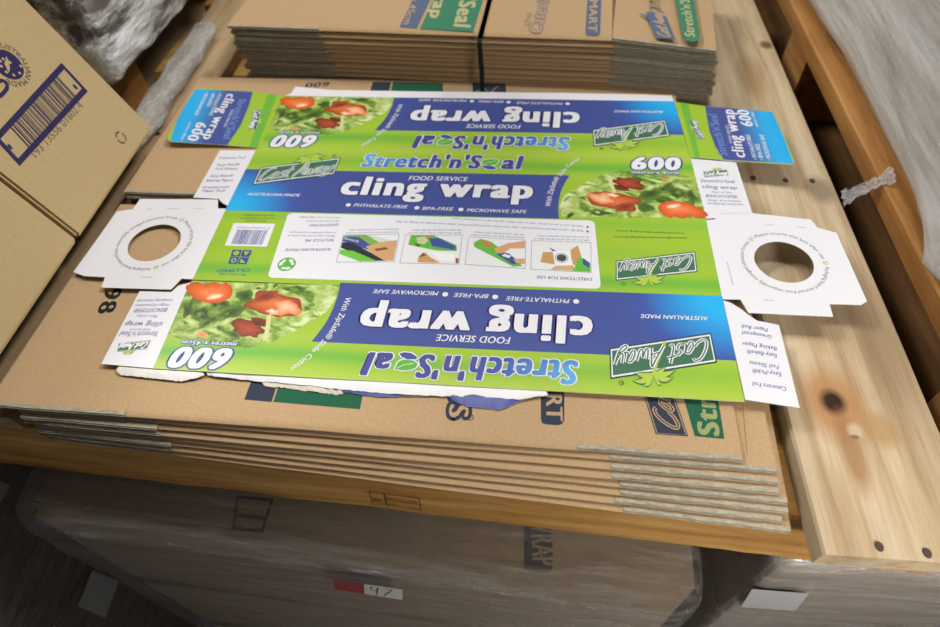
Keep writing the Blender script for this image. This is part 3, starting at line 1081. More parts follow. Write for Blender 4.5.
def plank_bm(x0, x1, y0, y1, z0, z1, bev=.002, ny=40, wav=.0008, seed=0):
    bm = bmesh.new()
    sec = [(x0 + bev, z1), (x1 - bev, z1), (x1, z1 - bev), (x1, z0), (x0, z0), (x0, z1 - bev)]
    rings = []
    for j in range(ny + 1):
        y = y0 + (y1 - y0) * j / ny
        r = []
        for i, (x, z) in enumerate(sec):
            o = wav * noise.noise((y * 9, i * .7 + seed, seed * 3.1)) * (1 if i in (2, 3, 4, 5) else .3)
            r.append(bm.verts.new((x + o, y, z + (o * .3 if z > (z0 + z1) / 2 else 0))))
        rings.append(r)
    for a, b in zip(rings, rings[1:]):
        for i in range(6):
            k = (i + 1) % 6
            bm.faces.new((a[i], a[k], b[k], b[i]))
    bm.faces.new(rings[0]); bm.faces.new(list(reversed(rings[-1])))
    bmesh.ops.recalc_face_normals(bm, faces=bm.faces)
    return bm


def kn(px, py, r, st, dark, z=PZ):
    p = at(px, py, z)
    return (p.x, p.y, p.z, r, st, dark)


PALE = (rgb(203, 182, 150), rgb(172, 144, 108), rgb(218, 204, 178))
M_PLANK = wood_mat('pale_pine_plank', *PALE, axis=1, knots=(
    kn(833, 403, .032, 1.4, (*rgb(168, 118, 70), .8)), kn(833, 402, .0125, 1.2, (.035, .016, .008, 1.0)),
    kn(853, 452, .012, 3.6, (*rgb(150, 110, 70), .8)), kn(855, 431, .0075, 1.2, (*rgb(192, 172, 144), .85)), kn(855, 437, .0045, .6, (*rgb(110, 84, 60), .8)),
    kn(882, 430, .015, 1.3, (*rgb(166, 130, 82), .7)), kn(766, 45, .011, 1.2, (.12, .06, .03, .9)),
    kn(752, 78, .02, 3.0, (*rgb(160, 118, 72), .5)), kn(820, 190, .018, 1.5, (*rgb(100, 88, 76), .6)),
    kn(700, 40, .03, 3.0, (*rgb(150, 124, 92), .5)), kn(880, 330, .03, 4.0, (*rgb(130, 108, 84), .5)), kn(800, 300, .02, 5.0, (*rgb(160, 130, 92), .4))))
M_PLANK_L = wood_mat('weathered_pine_plank', rgb(184, 158, 122), rgb(146, 120, 86), rgb(204, 180, 146), axis=1, knots=(
    kn(158, 127, .008, 1.3, (.09, .05, .03, .9)), kn(205, 78, .012, 2.0, (.2, .14, .1, .5))))
M_STRINGER = wood_mat('orange_pine_stringer', rgb(196, 148, 82), rgb(164, 114, 58), rgb(214, 174, 112), axis=0, scale=1.4, knots=())
M_NAIL = plain('rusty_nail', (.10, .075, .055), .6, .4, .6)

pallet = tag(empty('wooden_pallet', (.2, .2, ST_BOT)), 'pale wooden pallet carrying the stacks of flattened brown boxes', 'pallet')
INV = Matrix.Translation((-.2, -.2, -ST_BOT))


def ppart(o, parent=pallet):
    o.parent = parent
    o.matrix_parent_inverse = INV if parent is pallet else Matrix.Identity(4)
    return o


pr = ppart(link_mesh('deck_plank', plank_bm(.519, .632, -.107, .80, PZ - PT, PZ, seed=2), M_PLANK))
pr['label'] = 'wide pale knotty plank on the right'
pl = ppart(link_mesh('deck_plank', plank_bm(-.203, -.117, -.040, .80, PZ - PT, PZ, seed=5), M_PLANK_L))
pl['label'] = 'greyish plank on the left'


def nail(px, py, parent, z=PZ):
    p = at(px, py, z)
    bm = bmesh.new()
    bmesh.ops.create_cone(bm, cap_ends=True, segments=14, radius1=.0030, radius2=.0025, depth=.0012, matrix=Matrix.Translation(p + Vector((0, 0, .0005))) @ Matrix.Diagonal((1, 1.25, 1, 1)))
    o = link_mesh('nail', bm, M_NAIL)
    o.parent = parent
    return o


for p in ((879, 546.5), (927, 553), (753, 178), (785.5, 180.5), (812, 181)): nail(*p, pr)
nail(158, 134, pl)


def stringer(y_l, y_r, x0=-.238, x1=.645, wdt=.09, name='stringer', seed=1, wane=.012):
    """board across the pallet, running slightly askew; its front top corner is waney"""
    bm = bmesh.new()
    nx = 50
    rings = []
    for i in range(nx + 1):
        x = x0 + (x1 - x0) * i / nx
        yf = y_l + (y_r - y_l) * (x + .145) / .66
        o = .0012 * noise.noise((x * 14, seed, 0)) + .0006 * noise.noise((x * 70, seed, 3))
        wn = .003 + (max(0, noise.noise((x * 6 + .8, seed * 2.2, 5))) * wane)
        r = [(yf, ST_BOT + o), (yf, ST_TOP - wn), (yf + wn * .7, ST_TOP), (yf + wdt, ST_TOP), (yf + wdt, ST_BOT)]
        rings.append([bm.verts.new((x, a + (o if k < 2 else 0), b)) for k, (a, b) in enumerate(r)])
    for a, b in zip(rings, rings[1:]):
        for i in range(5):
            k = (i + 1) % 5
            bm.faces.new((a[i], a[k], b[k], b[i]))
    bm.faces.new(rings[0]); bm.faces.new(list(reversed(rings[-1])))
    bmesh.ops.recalc_face_normals(bm, faces=bm.faces)
    return ppart(link_mesh(name, bm, M_STRINGER))


sf = stringer(-.040, -.0745)
sf['label'] = 'orange brown front stringer with a black stamp'
stringer(.22, .19, seed=4)
stringer(.52, .49, seed=6)
stringer(.73, .70, seed=8)
# black ink stamp on the front stringer face
s = Sheet((-.145, -.0402, 0), (-.0345, -.66, 0))
K = rgb(40, 28, 20)
P4 = [on_plane(*p, s.p0 - Vector((0, .0005, 0)), s.n) for p in ((369.5, 492), (419, 498), (421.5, 510), (372.5, 504))]
mq = lambda u, v: (P4[0] * (1 - u) + P4[1] * u) * (1 - v) + (P4[3] * (1 - u) + P4[2] * u) * v
s.ribbon([mq(0, 0), mq(1, 0), mq(1, 1), mq(0, 1)], .0009, K, 2, True)
s.ribbon([mq(.3, 0), mq(.3, 1)], .0009, K, 2)
s.ribbon([mq(.3, .55), mq(1, .55)], .0008, K, 2)
s.text('IPPC', mq(.04, .8), mq(.26, .8), .007, K, .02, 0, 2)
s.text('RECYCLED', mq(.34, .45), mq(.96, .45), .0045, K, .01, 0, 2)
s.text('HT', mq(.36, .93), mq(.56, .93), .004, K, .01, 0, 2)
ppart(s.done('ink_stamp'), sf)['label'] = 'black rectangular ink stamp'

# ------------------------------------------------------------------ flattened corrugated boxes
BL_, BFL, BD = .60, .12, .245


def flat_box(t=.0046, depth=BD, seed=0):
    """a corrugated box folded flat: rounded fold between two double-board end flaps"""
    root = empty('flattened_box')
    hw = BL_ / 2
    c0, c1 = -hw + BFL, hw - BFL
    rn = random.Random(seed)

    def layer():
        bm = bmesh.new()
        return bm, bm.loops.layers.float_color.new('ink')

    def quad(bm, cl, vs, col, mi=0):
        f = bm.faces.new([bm.verts.new(v) for v in vs])
        f.material_index = mi
        for l in f.loops: l[cl] = (*col, 1)
    # middle panel with the fold
    bm, cl = layer()
    pr_ = [(depth, t), (.013, t), (.0056, t - .0004), (.0034, t * .84), (.0014, t * .68), (.0002, t * .52), (.0010, t * .38), (.0032, t * .2), (.0065, .0002), (depth, .0002)]
    nx = 14
    for i in range(nx):
        xa, xb = c0 + (c1 - c0) * i / nx, c0 + (c1 - c0) * (i + 1) / nx
        wa, wb = .0010 * noise.noise((xa * 11, seed, 2)), .0010 * noise.noise((xb * 11, seed, 2))
        for (ya, za), (yb, zb) in zip(pr_, pr_[1:]):
            ka, kb = (1 if ya < .05 else 0), (1 if yb < .05 else 0)
            quad(bm, cl, [(xa, ya + wa * ka, za), (xb, ya + wb * ka, za), (xb, yb + wb * kb, zb), (xa, yb + wa * kb, zb)], KRAFT)
    for x in (c0, c1): quad(bm, cl, [(x, y, z) for y, z in pr_], CUT)
    bmesh.ops.remove_doubles(bm, verts=bm.verts, dist=1e-6)
    bmesh.ops.recalc_face_normals(bm, faces=bm.faces)
    link_mesh('folded_panel', bm, M_KRAFT, root)
    # end flaps, two plies each with liners and fluting on the cut
    for (xa, xb) in ((-hw, c0), (c1, hw)):
        bm, cl = layer()
        for k in range(2):
            z0 = .0002 + k * (t / 2)
            z1 = z0 + t / 2 - .0003
            fy = .0008 + rn.uniform(-.0012, .0015) + (.0026 if k == 0 else 0)
            sag = rn.uniform(-.0003, .0003)
            n = 10
            lv = [z0, z0 + .0005, z1 - .0005, z1]
            sl = .0012
            for i in range(n):
                u, v = xa + (xb - xa) * i / n, xa + (xb - xa) * (i + 1) / n
                ea, eb = (fy + .0011 * noise.noise((q * 60, seed + k, 7)) for q in (u, v))
                Y = [lambda e, z=z: e - sl * (z1 - z) / (z1 - z0) for z in lv]
                quad(bm, cl, [(u, ea + .003, z1), (v, eb + .003, z1), (v, depth, z1), (u, depth, z1)], KRAFT)
                quad(bm, cl, [(u, ea, z1 - .0003), (v, eb, z1 - .0003), (v, eb + .003, z1), (u, ea + .003, z1)], CUT, 1)
                quad(bm, cl, [(u, ea - sl, z0), (u, depth, z0), (v, depth, z0), (v, eb - sl, z0)], KRAFT)
                za, zb, zc, zd = lv[0], lv[1], lv[2], z1 - .0003
                quad(bm, cl, [(u, Y[0](ea), za), (v, Y[0](eb), za), (v, Y[1](eb), zb), (u, Y[1](ea), zb)], CUT, 1)
                quad(bm, cl, [(u, Y[2](ea), zc), (v, Y[2](eb), zc), (v, eb, zd), (u, ea, zd)], CUT, 1)
                r_ = .0009
                quad(bm, cl, [(u, ea + r_, zb), (v, eb + r_, zb), (v, eb + r_, zc), (u, ea + r_, zc)], mix(CUT, CUTD, 1 if k == 0 else .5), 1)  # dark colour stands in for shade in the flute grooves
                quad(bm, cl, [(u, Y[1](ea), zb), (v, Y[1](eb), zb), (v, eb + r_, zb), (u, ea + r_, zb)], CUT, 1)
                quad(bm, cl, [(u, Y[2](ea), zc), (u, ea + r_, zc), (v, eb + r_, zc), (v, Y[2](eb), zc)], CUT, 1)
            for x in (xa, xb):
                quad(bm, cl, [(x, fy, z0), (x, depth, z0), (x, depth, z1), (x, fy, z1)], CUT, 1)
        link_mesh('end_flap', bm, [M_KRAFT, M_EDGE], root)
    return root


PROTO = [flat_box(seed=i) for i in range(3)]
_used = set()


def take(i):
    k = i % 3
    if k in _used: return copy_thing(PROTO[k])
    _used.add(k)
    return PROTO[k]


ORD = ['topmost', 'second', 'third', 'fourth', 'fifth', 'sixth', 'seventh', 'eighth', 'ninth', 'tenth', 'eleventh', 'twelfth', 'thirteenth', 'fourteenth', 'fifteenth', 'sixteenth']
LT = .0046


def put_box(i, cx, cy, z, rot, label, group):
    o = take(i)
    o.location = (cx, cy, z)
    o.rotation_euler = (0, 0, math.radians(rot))
    tag(o, label, 'flattened box', group)
    return o


# front stack: eight, fanned towards the camera at the bottom
NF = 8
front_top = None
for i in range(NF):
    t = i / (NF - 1)
    z = -.005 - LT * (i + 1)
    cx = .196 + .010 * t + random.uniform(-.003, .003) + (.0 if i else -.022)
    cy = -.044 - .026 * t ** 1.1 + (random.uniform(-.0015, .0015) if i else .0)
    rot = -1.1 - 2.6 * t
    lab = ('topmost flattened brown box of the front stack, printed dark green and slate' if i == 0 else
           '%s flattened brown box down in the front stack, under the printed carton' % ORD[i])
    o = put_box(i, cx, cy, z, rot, lab, 'flattened boxes of the front stack')
    if i == 0: front_top = o
# middle stack
NM = 9
mid_top = None
for i in range(NM):
    z = -.0008 - LT * (i + 1) + (.0 if i == 0 else .0)
    lab = ('topmost flattened brown box of the middle stack, under the rear half of the carton' if i == 0 else
           '%s flattened brown box down in the middle stack, behind the front stack' % ORD[i])
    o = put_box(i + 1, .175 + (i > 3) * .014 + random.uniform(-.002, .002) * (i > 0), .2135 + .0008 * i + .003, z, -.6 + random.uniform(-.3, .3), lab, 'flattened boxes of the middle stack')
    o.scale = (1, .925 if i == 0 else .85, 1)
    if i == 0: mid_top = o
# back stack, strapped
NB = 14
LB = .0062
BASE_B = ST_TOP
NB = 15
zt = .0595
for i in range(NB):
    z = zt - LT * 1.42 * (i + 1)
    if z < BASE_B + .0002: break
    lab = ('topmost flattened brown box of the strapped back stack, printed green and blue' if i == 0 else
           '%s flattened brown box down in the strapped back stack' % ORD[i])
    o = put_box(i + 2, .222 + .007 * min(1, i / 7) + random.uniform(-.004, .004) * (i > 0), (.445) - .004 * math.sin(i * .6) - .004 * (i > 6), z, -3.6 + random.uniform(-.4, .4) * (i > 0), lab, 'flattened boxes of the strapped back stack')
    o.scale = (.972, 1, 1.40)
    for ch in o.children:                                          # right ends of the back boxes hang down a little
        if ch.name.startswith('end_flap') and ch.data.vertices[0].co.x > 0:
            c = Vector((BL_ / 2 - BFL, 0, 0))
            dr = math.radians(2.6 * max(0, 1 - i / 13))
            ch.matrix_basis = Matrix.Translation(c) @ Matrix.Rotation(dr, 4, 'Y') @ Matrix.Rotation(-dr, 4, 'Z') @ Matrix.Translation(-c)
    if i == 0: back_top = o
    z_low_b = z


# printing on the top boxes (part of each top box)
class Prints:
    """each separate printed mark on a box becomes a part of that box"""

    def __init__(p, z, parent):
        bpy.context.view_layer.update()
        p.z, p.parent = z, parent

    def __call__(p, name, label, build):
        s = Sheet((0, 0, p.z + .0001))
        build(s)
        o = s.done(name, None, M_KRAFT)
        o.parent = p.parent
        o.matrix_parent_inverse = p.parent.matrix_world.inverted()
        o['label'] = label


def panel_script(s, pts, ground, wid, u0, du, words, shade):
    q = [s.P(p) for p in pts]
    s.poly([tuple(p) for p in q], ground, 1)
    m2 = lambda u, v: (q[0] * (1 - u) + q[1] * u) * v + (q[3] * (1 - u) + q[2] * u) * (1 - v)
    if shade: s.ribbon([m2(.02, .05), m2(.98, .05), m2(.98, .95), m2(.02, .95)], .0007, KRAFT, 2, True)
    script_words(s, m2, u0, .2, du, .55, wid, KRAFT, shade, 2, words)


pp = Prints(-.005, front_top)
pp('printed_bar', 'slate printed bar', lambda s: s.poly([(257, 366), (283, 366), (271.5, 401.9), (244.3, 399.5)], SLATE, 1))
pp('printed_bar', 'dark green printed bar', lambda s: s.poly([(285.5, 366), (368, 366), (360, 409.2), (273.2, 401.9)], DKGREEN, 1))
pp('printed_number', 'black printed number', lambda s: s.text('98', (106.5, 288.5), (96.5, 314.0), .0155, BLACK, .05, 0, 1))


def word_us(s):
    s.text('US', (450.5, 384), (449.0, 417.5), .0150, KRAFT, .05, 0, 1, [(SLATE, .13, 0)])
    s.disc((470.4, 417.4), .0028, SLATE, 1, 16, .0021)


pp('printed_word', 'slate outlined letters', word_us)


def smart(s):
    s.poly([(540.5, 380), (564.5, 380), (564.2, 420), (562, 424.2), (558, 425.2), (546, 424.4), (542, 423), (541, 419)], SLATE, 1)
    s.text('SMART', (545.5, 352), (546.5, 420.5), .0125, KRAFT, .05, 0, 2)


pp('printed_badge', 'slate rounded badge with pale letters', smart)
pp('printed_logo', 'slate logo with script lettering', lambda s: panel_script(s, ((655.7, 434.2), (639, 380), (669, 380), (688.3, 436.4)), SLATE, .0030, .10, 2.1, (0, 4), SLATE))


def stretch(s):
    s.poly([(694.8, 436.2), (678.5, 380), (715, 380), (724.4, 438.9)], DKGREEN, 1)
    s.text('Stretch', (719.5, 436.6), (707, 345), .0150, rgb(150, 160, 110), .06, 0, 2)


pp('printed_badge', 'dark green badge with pale lettering', stretch)
pp('crease', 'scored crease', lambda s: s.ribbon([(742.5, 404), (747.2, 455)], .0007, rgb(150, 112, 70), 1))
pp = Prints(-.0008, mid_top)
pp('printed_bar', 'slate printed bar', lambda s: s.poly([(373, 82), (391, 82), (388, 96), (369, 95)], SLATE, 1))
pp('printed_bar', 'dark green printed bar', lambda s: s.poly([(393, 82), (443, 83), (443, 97), (390, 96)], DKGREEN, 1))


def mark(s):
    s.poly([(472.5, 83), (505.5, 84), (507, 97), (473, 96.5)], SLATE, 1)
    s.ribbon([(476, 92), (484, 88), (490, 93), (498, 86)], .0016, KRAFT, 2)


pp('printed_logo', 'slate printed logo', mark)
pp('printed_word', 'slate printed lettering', lambda s: s.text('600', (330, 82), (306, 83), .010, SLATE, .05, .1, 1))
G2, S2, T2 = rgb(66, 128, 98), rgb(92, 106, 132), rgb(190, 178, 132)
pp = Prints(zt, back_top)


def bar(s):
    s.poly([(425, -26), (443, -26), (416.8, 28.4), (399.6, 26.9)], S2, 1)
    s.text('600m x 45cm', (420, -24), (403, 24.5), .009, KRAFT, .02, .1, 2)


pp('printed_bar', 'grey blue bar with lettering', bar)


def green_panel(s):
    s.poly([(446, -26), (491, -26), (473.3, 31.8), (419.7, 28.9)], G2, 1)
    s.text("Stretch'n'Seal", (474, -55), (453.5, 27.5), .020, T2, .06, .1, 2)
    s.text('cling wrap', (450, -50), (429, 18), .016, T2, .06, .1, 2)


pp('printed_badge', 'green panel with pale lettering', green_panel)


def catering(s):
    s.text('Catering', (541, 33), (551, -10), .0150, KRAFT, .02, .2, 1, [(rgb(128, 124, 128), .06, 0)])
    s.text('the', (529, 26), (532, 13), .008, rgb(140, 130, 118), .0, .1, 1)


pp('printed_word', 'grey outlined lettering', catering)


def smart_b(s):
    s.poly([(588, -8), (601.5, -8), (600.2, 33), (598, 35.4), (588, 35.4), (585.2, 33)], S2, 1)
    s.text('SMART', (590, -6), (588.2, 32), .010, KRAFT, .04, 0, 2)


pp('printed_badge', 'grey blue rounded badge with pale letters', smart_b)


def logo_b(s):
    panel_script(s, ((656, 38.0), (646, 12), (664, 12), (675, 39.2)), S2, .002, .06, .92, (0, 10), None)
    for k in range(5): s.ribbon([(648, 16), (640 + k * 5, 22 - abs(k - 2) * 4)], .0028, S2, 1)


pp('printed_logo', 'grey blue logo with script lettering and palm', logo_b)
pp('printed_number', 'grey number', lambda s: s.text('25', (660, 10), (658, -6), .012, rgb(130, 124, 116), .02, 0, 1))


def badge_g(s):
    s.poly([(673, -12), (692, -12), (700, 36), (698, 40.5), (692, 42), (687, 41), (683, 38)], G2, 1)
    s.text("Stretch'n'Seal", (695.2, 37), (687.5, -10), .011, T2, .05, .1, 2)


pp('printed_badge', 'green rounded badge with pale lettering', badge_g)

# black strap round the back stack
M_STRAP = plain('black_plastic_strap', (.012, .012, .014), .35, .5)
bm = bmesh.new()
a0, a1 = at(490, 0, zt), at(479.5, 41, zt)
d = (a0 - a1); d.z = 0; d.normalize()
sx = Vector((d.y, -d.x, 0))
W2 = .0029
prof = [a1 + d * .26 + Vector((0, 0, .0012)), a1 + d * .004 + Vector((0, 0, .0012)), a1 - d * .003 + Vector((0, 0, -.0008)), a1 - d * .0045 + Vector((.002, 0, -.03)),
        a1 - d * .009 + Vector((.003, 0, -.056)), a1 - d * .009 + Vector((.003, 0, z_low_b - zt + .0002))]
prev = None
for p in prof:
    cur = [bm.verts.new(p - sx * W2), bm.verts.new(p + sx * W2)]
    if prev: bm.faces.new((prev[0], prev[1], cur[1], cur[0]))
    prev = cur
bmesh.ops.solidify(bm, geom=list(bm.faces), thickness=.0006)
bmesh.ops.recalc_face_normals(bm, faces=bm.faces)
tag(link_mesh('packing_strap', bm, M_STRAP), 'thin black plastic strap round the back stack of flattened boxes', 'strap')


# ------------------------------------------------------------------ standing brown boxes on the left
LEAN = math.atan(.42)
BOXW = .315
ysB = [(.140, .318), (-.050, .136)]
labels = ['tall brown cardboard box with a framed barcode on its side, left of the carton', 'plain brown cardboard box standing in front of the barcode box at the left edge']
M_CARD = attr_mat('brown_box_board', .8, .2, .10, 260, (1, 1, 1), .15)
BOXK = rgb(188, 164, 120)
tilt_n = Vector((math.cos(LEAN), 0, math.sin(LEAN)))
tilt_up = Vector((-math.sin(LEAN), 0, math.cos(LEAN)))
BASE = Vector((-.126, 0, .012))


def face_pt(px, py, off=0):
    return on_plane(px, py, BASE + tilt_n * off, tilt_n)


for (y0, y1), lab in zip(ysB, labels):
    root = empty('cardboard_box', BASE + Vector((0, (y0 + y1) / 2, 0)), (0, -LEAN, 0))
    tag(root, lab, 'box', 'brown boxes at the left')
    hy = (y1 - y0) / 2
    bm = bmesh.new()
    bmesh.ops.create_cube(bm, size=1, matrix=Matrix.Translation((-BOXW / 2, 0, .19)) @ Matrix.Diagonal((BOXW, hy * 2, .38, 1)))
    bmesh.ops.bevel(bm, geom=[e for e in bm.edges], offset=.0025, segments=2, affect='EDGES')
    cl = bm.loops.layers.float_color.new('ink')
    for f in bm.faces:
        for l in f.loops: l[cl] = (*BOXK, 1)
    link_mesh('box_body', bm, M_CARD, root)
    # bottom flap edge showing along the foot
    bm = bmesh.new()
    bmesh.ops.create_cube(bm, size=1, matrix=Matrix.Translation((-.12, 0, .0)) @ Matrix.Diagonal((.22, hy * 1.98, .004, 1)))
    cl = bm.loops.layers.float_color.new('ink')
    for f in bm.faces:
        for l in f.loops: l[cl] = (*CUTD, 1)
    link_mesh('bottom_flap', bm, M_CARD, root)
    if y0 > 0: box_b = root
bpy.context.view_layer.update()


def side_print(s):
    PUR = rgb(52, 44, 84)
    q = [s.P(p) for p in ((-6.8, 137.0), (61.4, 62.6), (87.8, 91.2), (19.6, 166.0))]      # reading TL, TR, BR, BL
    m = quad_map(q[0], q[1], q[2], q[3])
    Lw = (m(1, 0) - m(0, 0)).length
    Hw = (m(0, 1) - m(0, 0)).length
    bu, bv = .0044 / Lw, .0048 / Hw
    s.poly([[m(0, 0), m(1, 0), m(1, 1), m(0, 1)], [m(bu, bv), m(1 - bu * .8, bv), m(1 - bu * .8, 1 - bv), m(bu, 1 - bv)]], PUR, 1)
    rn = random.Random(11)
    x = .17
    while x < .86:
        wd = rn.choice([.004, .006, .009, .013])
        s.poly([m(x, bv * .8), m(x + wd, bv * .8), m(x + wd, .97), m(x, .97)], PUR, 1)
        x += wd + rn.choice([.006, .008, .012, .016])
    s.text('193 13556 01602 4', (36.5, 158.0), (83.5, 106.5), .0065, rgb(120, 108, 96), -.005, .0, 1)
    for a, b in (((.05, .45), (.05, .6)), ((.93, .25), (.93, .4))):
        s.ribbon([m(*a), m(*b)], .003, PUR, 1)
    # round emblem with lettering
    c = s.P((8.0, 64.5))
    e1, e2 = Vector((0, 1, 0)), s.n.cross(Vector((0, 1, 0)))
    e2 = -e2 if e2.z < 0 else e2
    R_ = .0138
    s.disc(tuple(c), R_, PUR, 1, 30)
    for k in range(9):
        a = k * .7
        rr = R_ * (.25 + .075 * k)
        s.disc(tuple(c + e1 * rr * math.cos(a) + e2 * rr * math.sin(a)), .0014, BOXK, 2, 8)
    s.poly([tuple(c + e1 * (R_ * x) + e2 * (R_ * y)) for x, y in ((-.5, -.35), (-.1, -.2), (.25, .1), (.45, .4), (.1, .25), (-.15, .2), (-.3, -.05))], BOXK, 2)
    ring = [tuple(c + e1 * (R_ * 1.12 * math.cos(t)) + e2 * (R_ * 1.12 * math.sin(t))) for t in [1.2 - i * .17 for i in range(24)]]
    s.path_text('AUSTRALIAN MADE', ring, .0048, rgb(90, 78, 92), .0, 0, 1)
    # rounded mark below the emblem
    mk = [s.P(p) for p in ((-8, 84), (3, 80.5), (7, 88), (-3, 97))]
    s.ribbon([tuple(p) for p in smooth_path(mk + [mk[0]], 5)], .0032, PUR, 1)
    # small recycling triangle
    c = s.P((121, 137.5))
    for k in range(3):
        a = math.pi / 2 + k * 2 * math.pi / 3
        d_ = e1 * math.cos(a) + e2 * math.sin(a)
        t_ = -e1 * math.sin(a) + e2 * math.cos(a)
        s.ribbon([tuple(c + d_ * .0048 - t_ * .0042), tuple(c + d_ * .0062 + t_ * .001), tuple(c + d_ * .0036 + t_ * .0044)], .0016, rgb(84, 74, 74), 1)


s = Sheet(tuple(BASE + tilt_n * .0002), tuple(tilt_n))
side_print(s)
o = s.done('barcode_printing', None, M_CARD)
o.parent = box_b
o.matrix_parent_inverse = box_b.matrix_world.inverted()
o['label'] = 'framed purple barcode, digits and round emblem'


# ------------------------------------------------------------------ stretch-wrapped loads
def rounded_shell(lo, hi, r, cuts, fn, open_bottom=True):
    bm = bmesh.new()
    bmesh.ops.create_cube(bm, size=1)
    bmesh.ops.subdivide_edges(bm, edges=bm.edges[:], cuts=cuts, use_grid_fill=True)
    lo, hi = Vector(lo), Vector(hi)
    for v in bm.verts:
        p = Vector([lo[i] + (v.co[i] + .5) * (hi[i] - lo[i]) for i in range(3)])
        c = Vector([min(max(p[i], lo[i] + r), hi[i] - r) for i in range(3)])
        dd = p - c
        if dd.length > 1e-9:
            nn = dd.normalized()
            p = c + nn * r
        else:
            nn = Vector((0, 0, 1))
        v.co = p + nn * fn(p, nn)
    if open_bottom:
        bmesh.ops.delete(bm, geom=[f for f in bm.faces if f.calc_center_median().z < lo.z + .004], context='FACES')
    return bm


def box_bm(x0, x1, y0, y1, z0, z1, col, bev=.004):
    bm = bmesh.new()
    bmesh.ops.create_cube(bm, size=1, matrix=Matrix.Translation(((x0 + x1) / 2, (y0 + y1) / 2, (z0 + z1) / 2)) @ Matrix.Diagonal((x1 - x0, y1 - y0, z1 - z0, 1)))
    bmesh.ops.bevel(bm, geom=bm.edges[:], offset=bev, segments=2, affect='EDGES')
    cl = bm.loops.layers.float_color.new('ink')
    for f in bm.faces:
        for l in f.loops: l[cl] = (*col, 1)
    return bm


FLOOR_Z = -.78
M_FILM_MAIN = film_mat('clear_stretch_film', .06, .46, 16, (1, 7, 7), (.0, .0, .12), (.52, .50, .48), .20, 1.0, .018, 5, (.42, .70))  # steep opacity ramp also paints glints as pale streaks
M_FILM_DARK = film_mat('clear_stretch_film_side', .05, .30, 18, (6, 1, 6), (.3, 0, 0), (.55, .53, .5), .14, .8, .006)
M_FILM_RIGHT = film_mat('layered_stretch_film', .45, .92, 4, (6, .7, 6), (0, 0, 0), (.73, .73, .72), .25, .8, .006, 3, (.36, .62))
M_FILM_LEFT = film_mat('creased_stretch_film', .03, .98, 5, (6, 1.4, 7), (0, 0, 0), (.88, .88, .89), .22, 1.0, .012, 5, (.40, .56), 90, .14)  # white streaks in the opacity stand in for silver glints
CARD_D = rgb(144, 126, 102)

# --- load under the pallet
LX0, LX1 = -.182, .482
ROTM = math.radians(-3.1)
load = empty('wrapped_load', (.165, 0, FLOOR_Z), (0, 0, ROTM))
tag(load, 'film wrapped block of brown cartons under the pallet with a red and white number label', 'wrapped load')
TOPZ = ST_BOT - .004
FYL = -.1085                      # local front face
tiers = [(TOPZ - .003, TOPZ - .235), (TOPZ - .238, TOPZ - .47), (TOPZ - .473, FLOOR_Z)]
for q, (zt_, zb_) in enumerate(tiers):
    for xa, xb in ((LX0 + .018, LX1 - .012),):
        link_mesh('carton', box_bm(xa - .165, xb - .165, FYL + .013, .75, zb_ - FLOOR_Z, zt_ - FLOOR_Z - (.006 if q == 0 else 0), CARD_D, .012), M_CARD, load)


LM = Matrix.Translation((.165, 0, FLOOR_Z)) @ Matrix.Rotation(ROTM, 4, 'Z')
fn_ = LM.to_3x3() @ Vector((0, -1, 0))
fp_ = LM @ Vector((0, FYL - .0006, 0))
LAB = LM.inverted() @ on_plane(368, 590, fp_, fn_)


def wr_main(p, n):
    flat = min(1, max(0, max(abs(p.x - LAB.x) / .05, abs(p.z - LAB.z) / .022) - 1)) if n.y < -.9 else 1
    a = .0030 * noise.noise((p.x * 7, p.y * 9, p.z * 7)) + .0016 * noise.noise((p.x * 22 + p.z * 12, p.y * 40, p.z * 34))
    b = .0012 * abs(noise.noise((p.x * 26, p.y * 26, p.z * 60)))
    e = .0022 * noise.noise((p.x * 34 - p.y * 50, p.y * 18 + p.x * 20, 3)) if n.z > .5 else 0
    return flat * max(-.0018, min(.0032, a + b + e))


bm = rounded_shell((LX0 - .165, FYL, 0), (LX1 - .165, .76, TOPZ - FLOOR_Z - .003), .034, 80, wr_main)
link_mesh('stretch_film', bm, M_FILM_MAIN, load, True)
bpy.context.view_layer.update()
Mi = load.matrix_world.inverted()


def load_print(parent, p0, n, build, name, label, mat=M_PRINT):
    s = Sheet(p0, n)
    build(s)
    o = s.done(name, None, mat)
    o.parent = parent
    o.matrix_parent_inverse = parent.matrix_world.inverted()
    o['label'] = label
    return o



def tag_print(s):
    q = [s.P(p) for p in ((333.5, 579.5), (364, 584), (402.5, 589.5), (402.5, 600), (364.5, 593.8), (334.5, 589.5))]
    s.poly([tuple(q[0]), tuple(q[1]), tuple(q[4]), tuple(q[5])], rgb(150, 30, 40), 1)
    s.poly([tuple(q[1]), tuple(q[2]), tuple(q[3]), tuple(q[4])], rgb(214, 212, 204), 1)
    for k in range(2):
        a = q[0].lerp(q[5], .3 + .35 * k); b = q[1].lerp(q[4], .3 + .35 * k)
        s.text(('PALLET', 'NUMBER')[k], tuple(a.lerp(b, .1) - Vector((0, 0, .0012))), tuple(a.lerp(b, .86) - Vector((0, 0, .0012))), .0026, rgb(206, 120, 120), .0, 0, 2)
    m = quad_map(q[1], q[2], q[3], q[4])
    for st in ([(.30, .88), (.18, .8), (.2, .5), (.32, .55), (.36, .85), (.33, .3), (.30, .12)], [(.46, .78), (.62, .84), (.72, .82), (.62, .5), (.52, .14)], [(.52, .46), (.70, .50)]):
        s.ribbon([tuple(m(p.x, p.y)) for p in smooth_path([(a, b, 0) for a, b in st], 5)], .0014, rgb(24, 24, 26), 2)


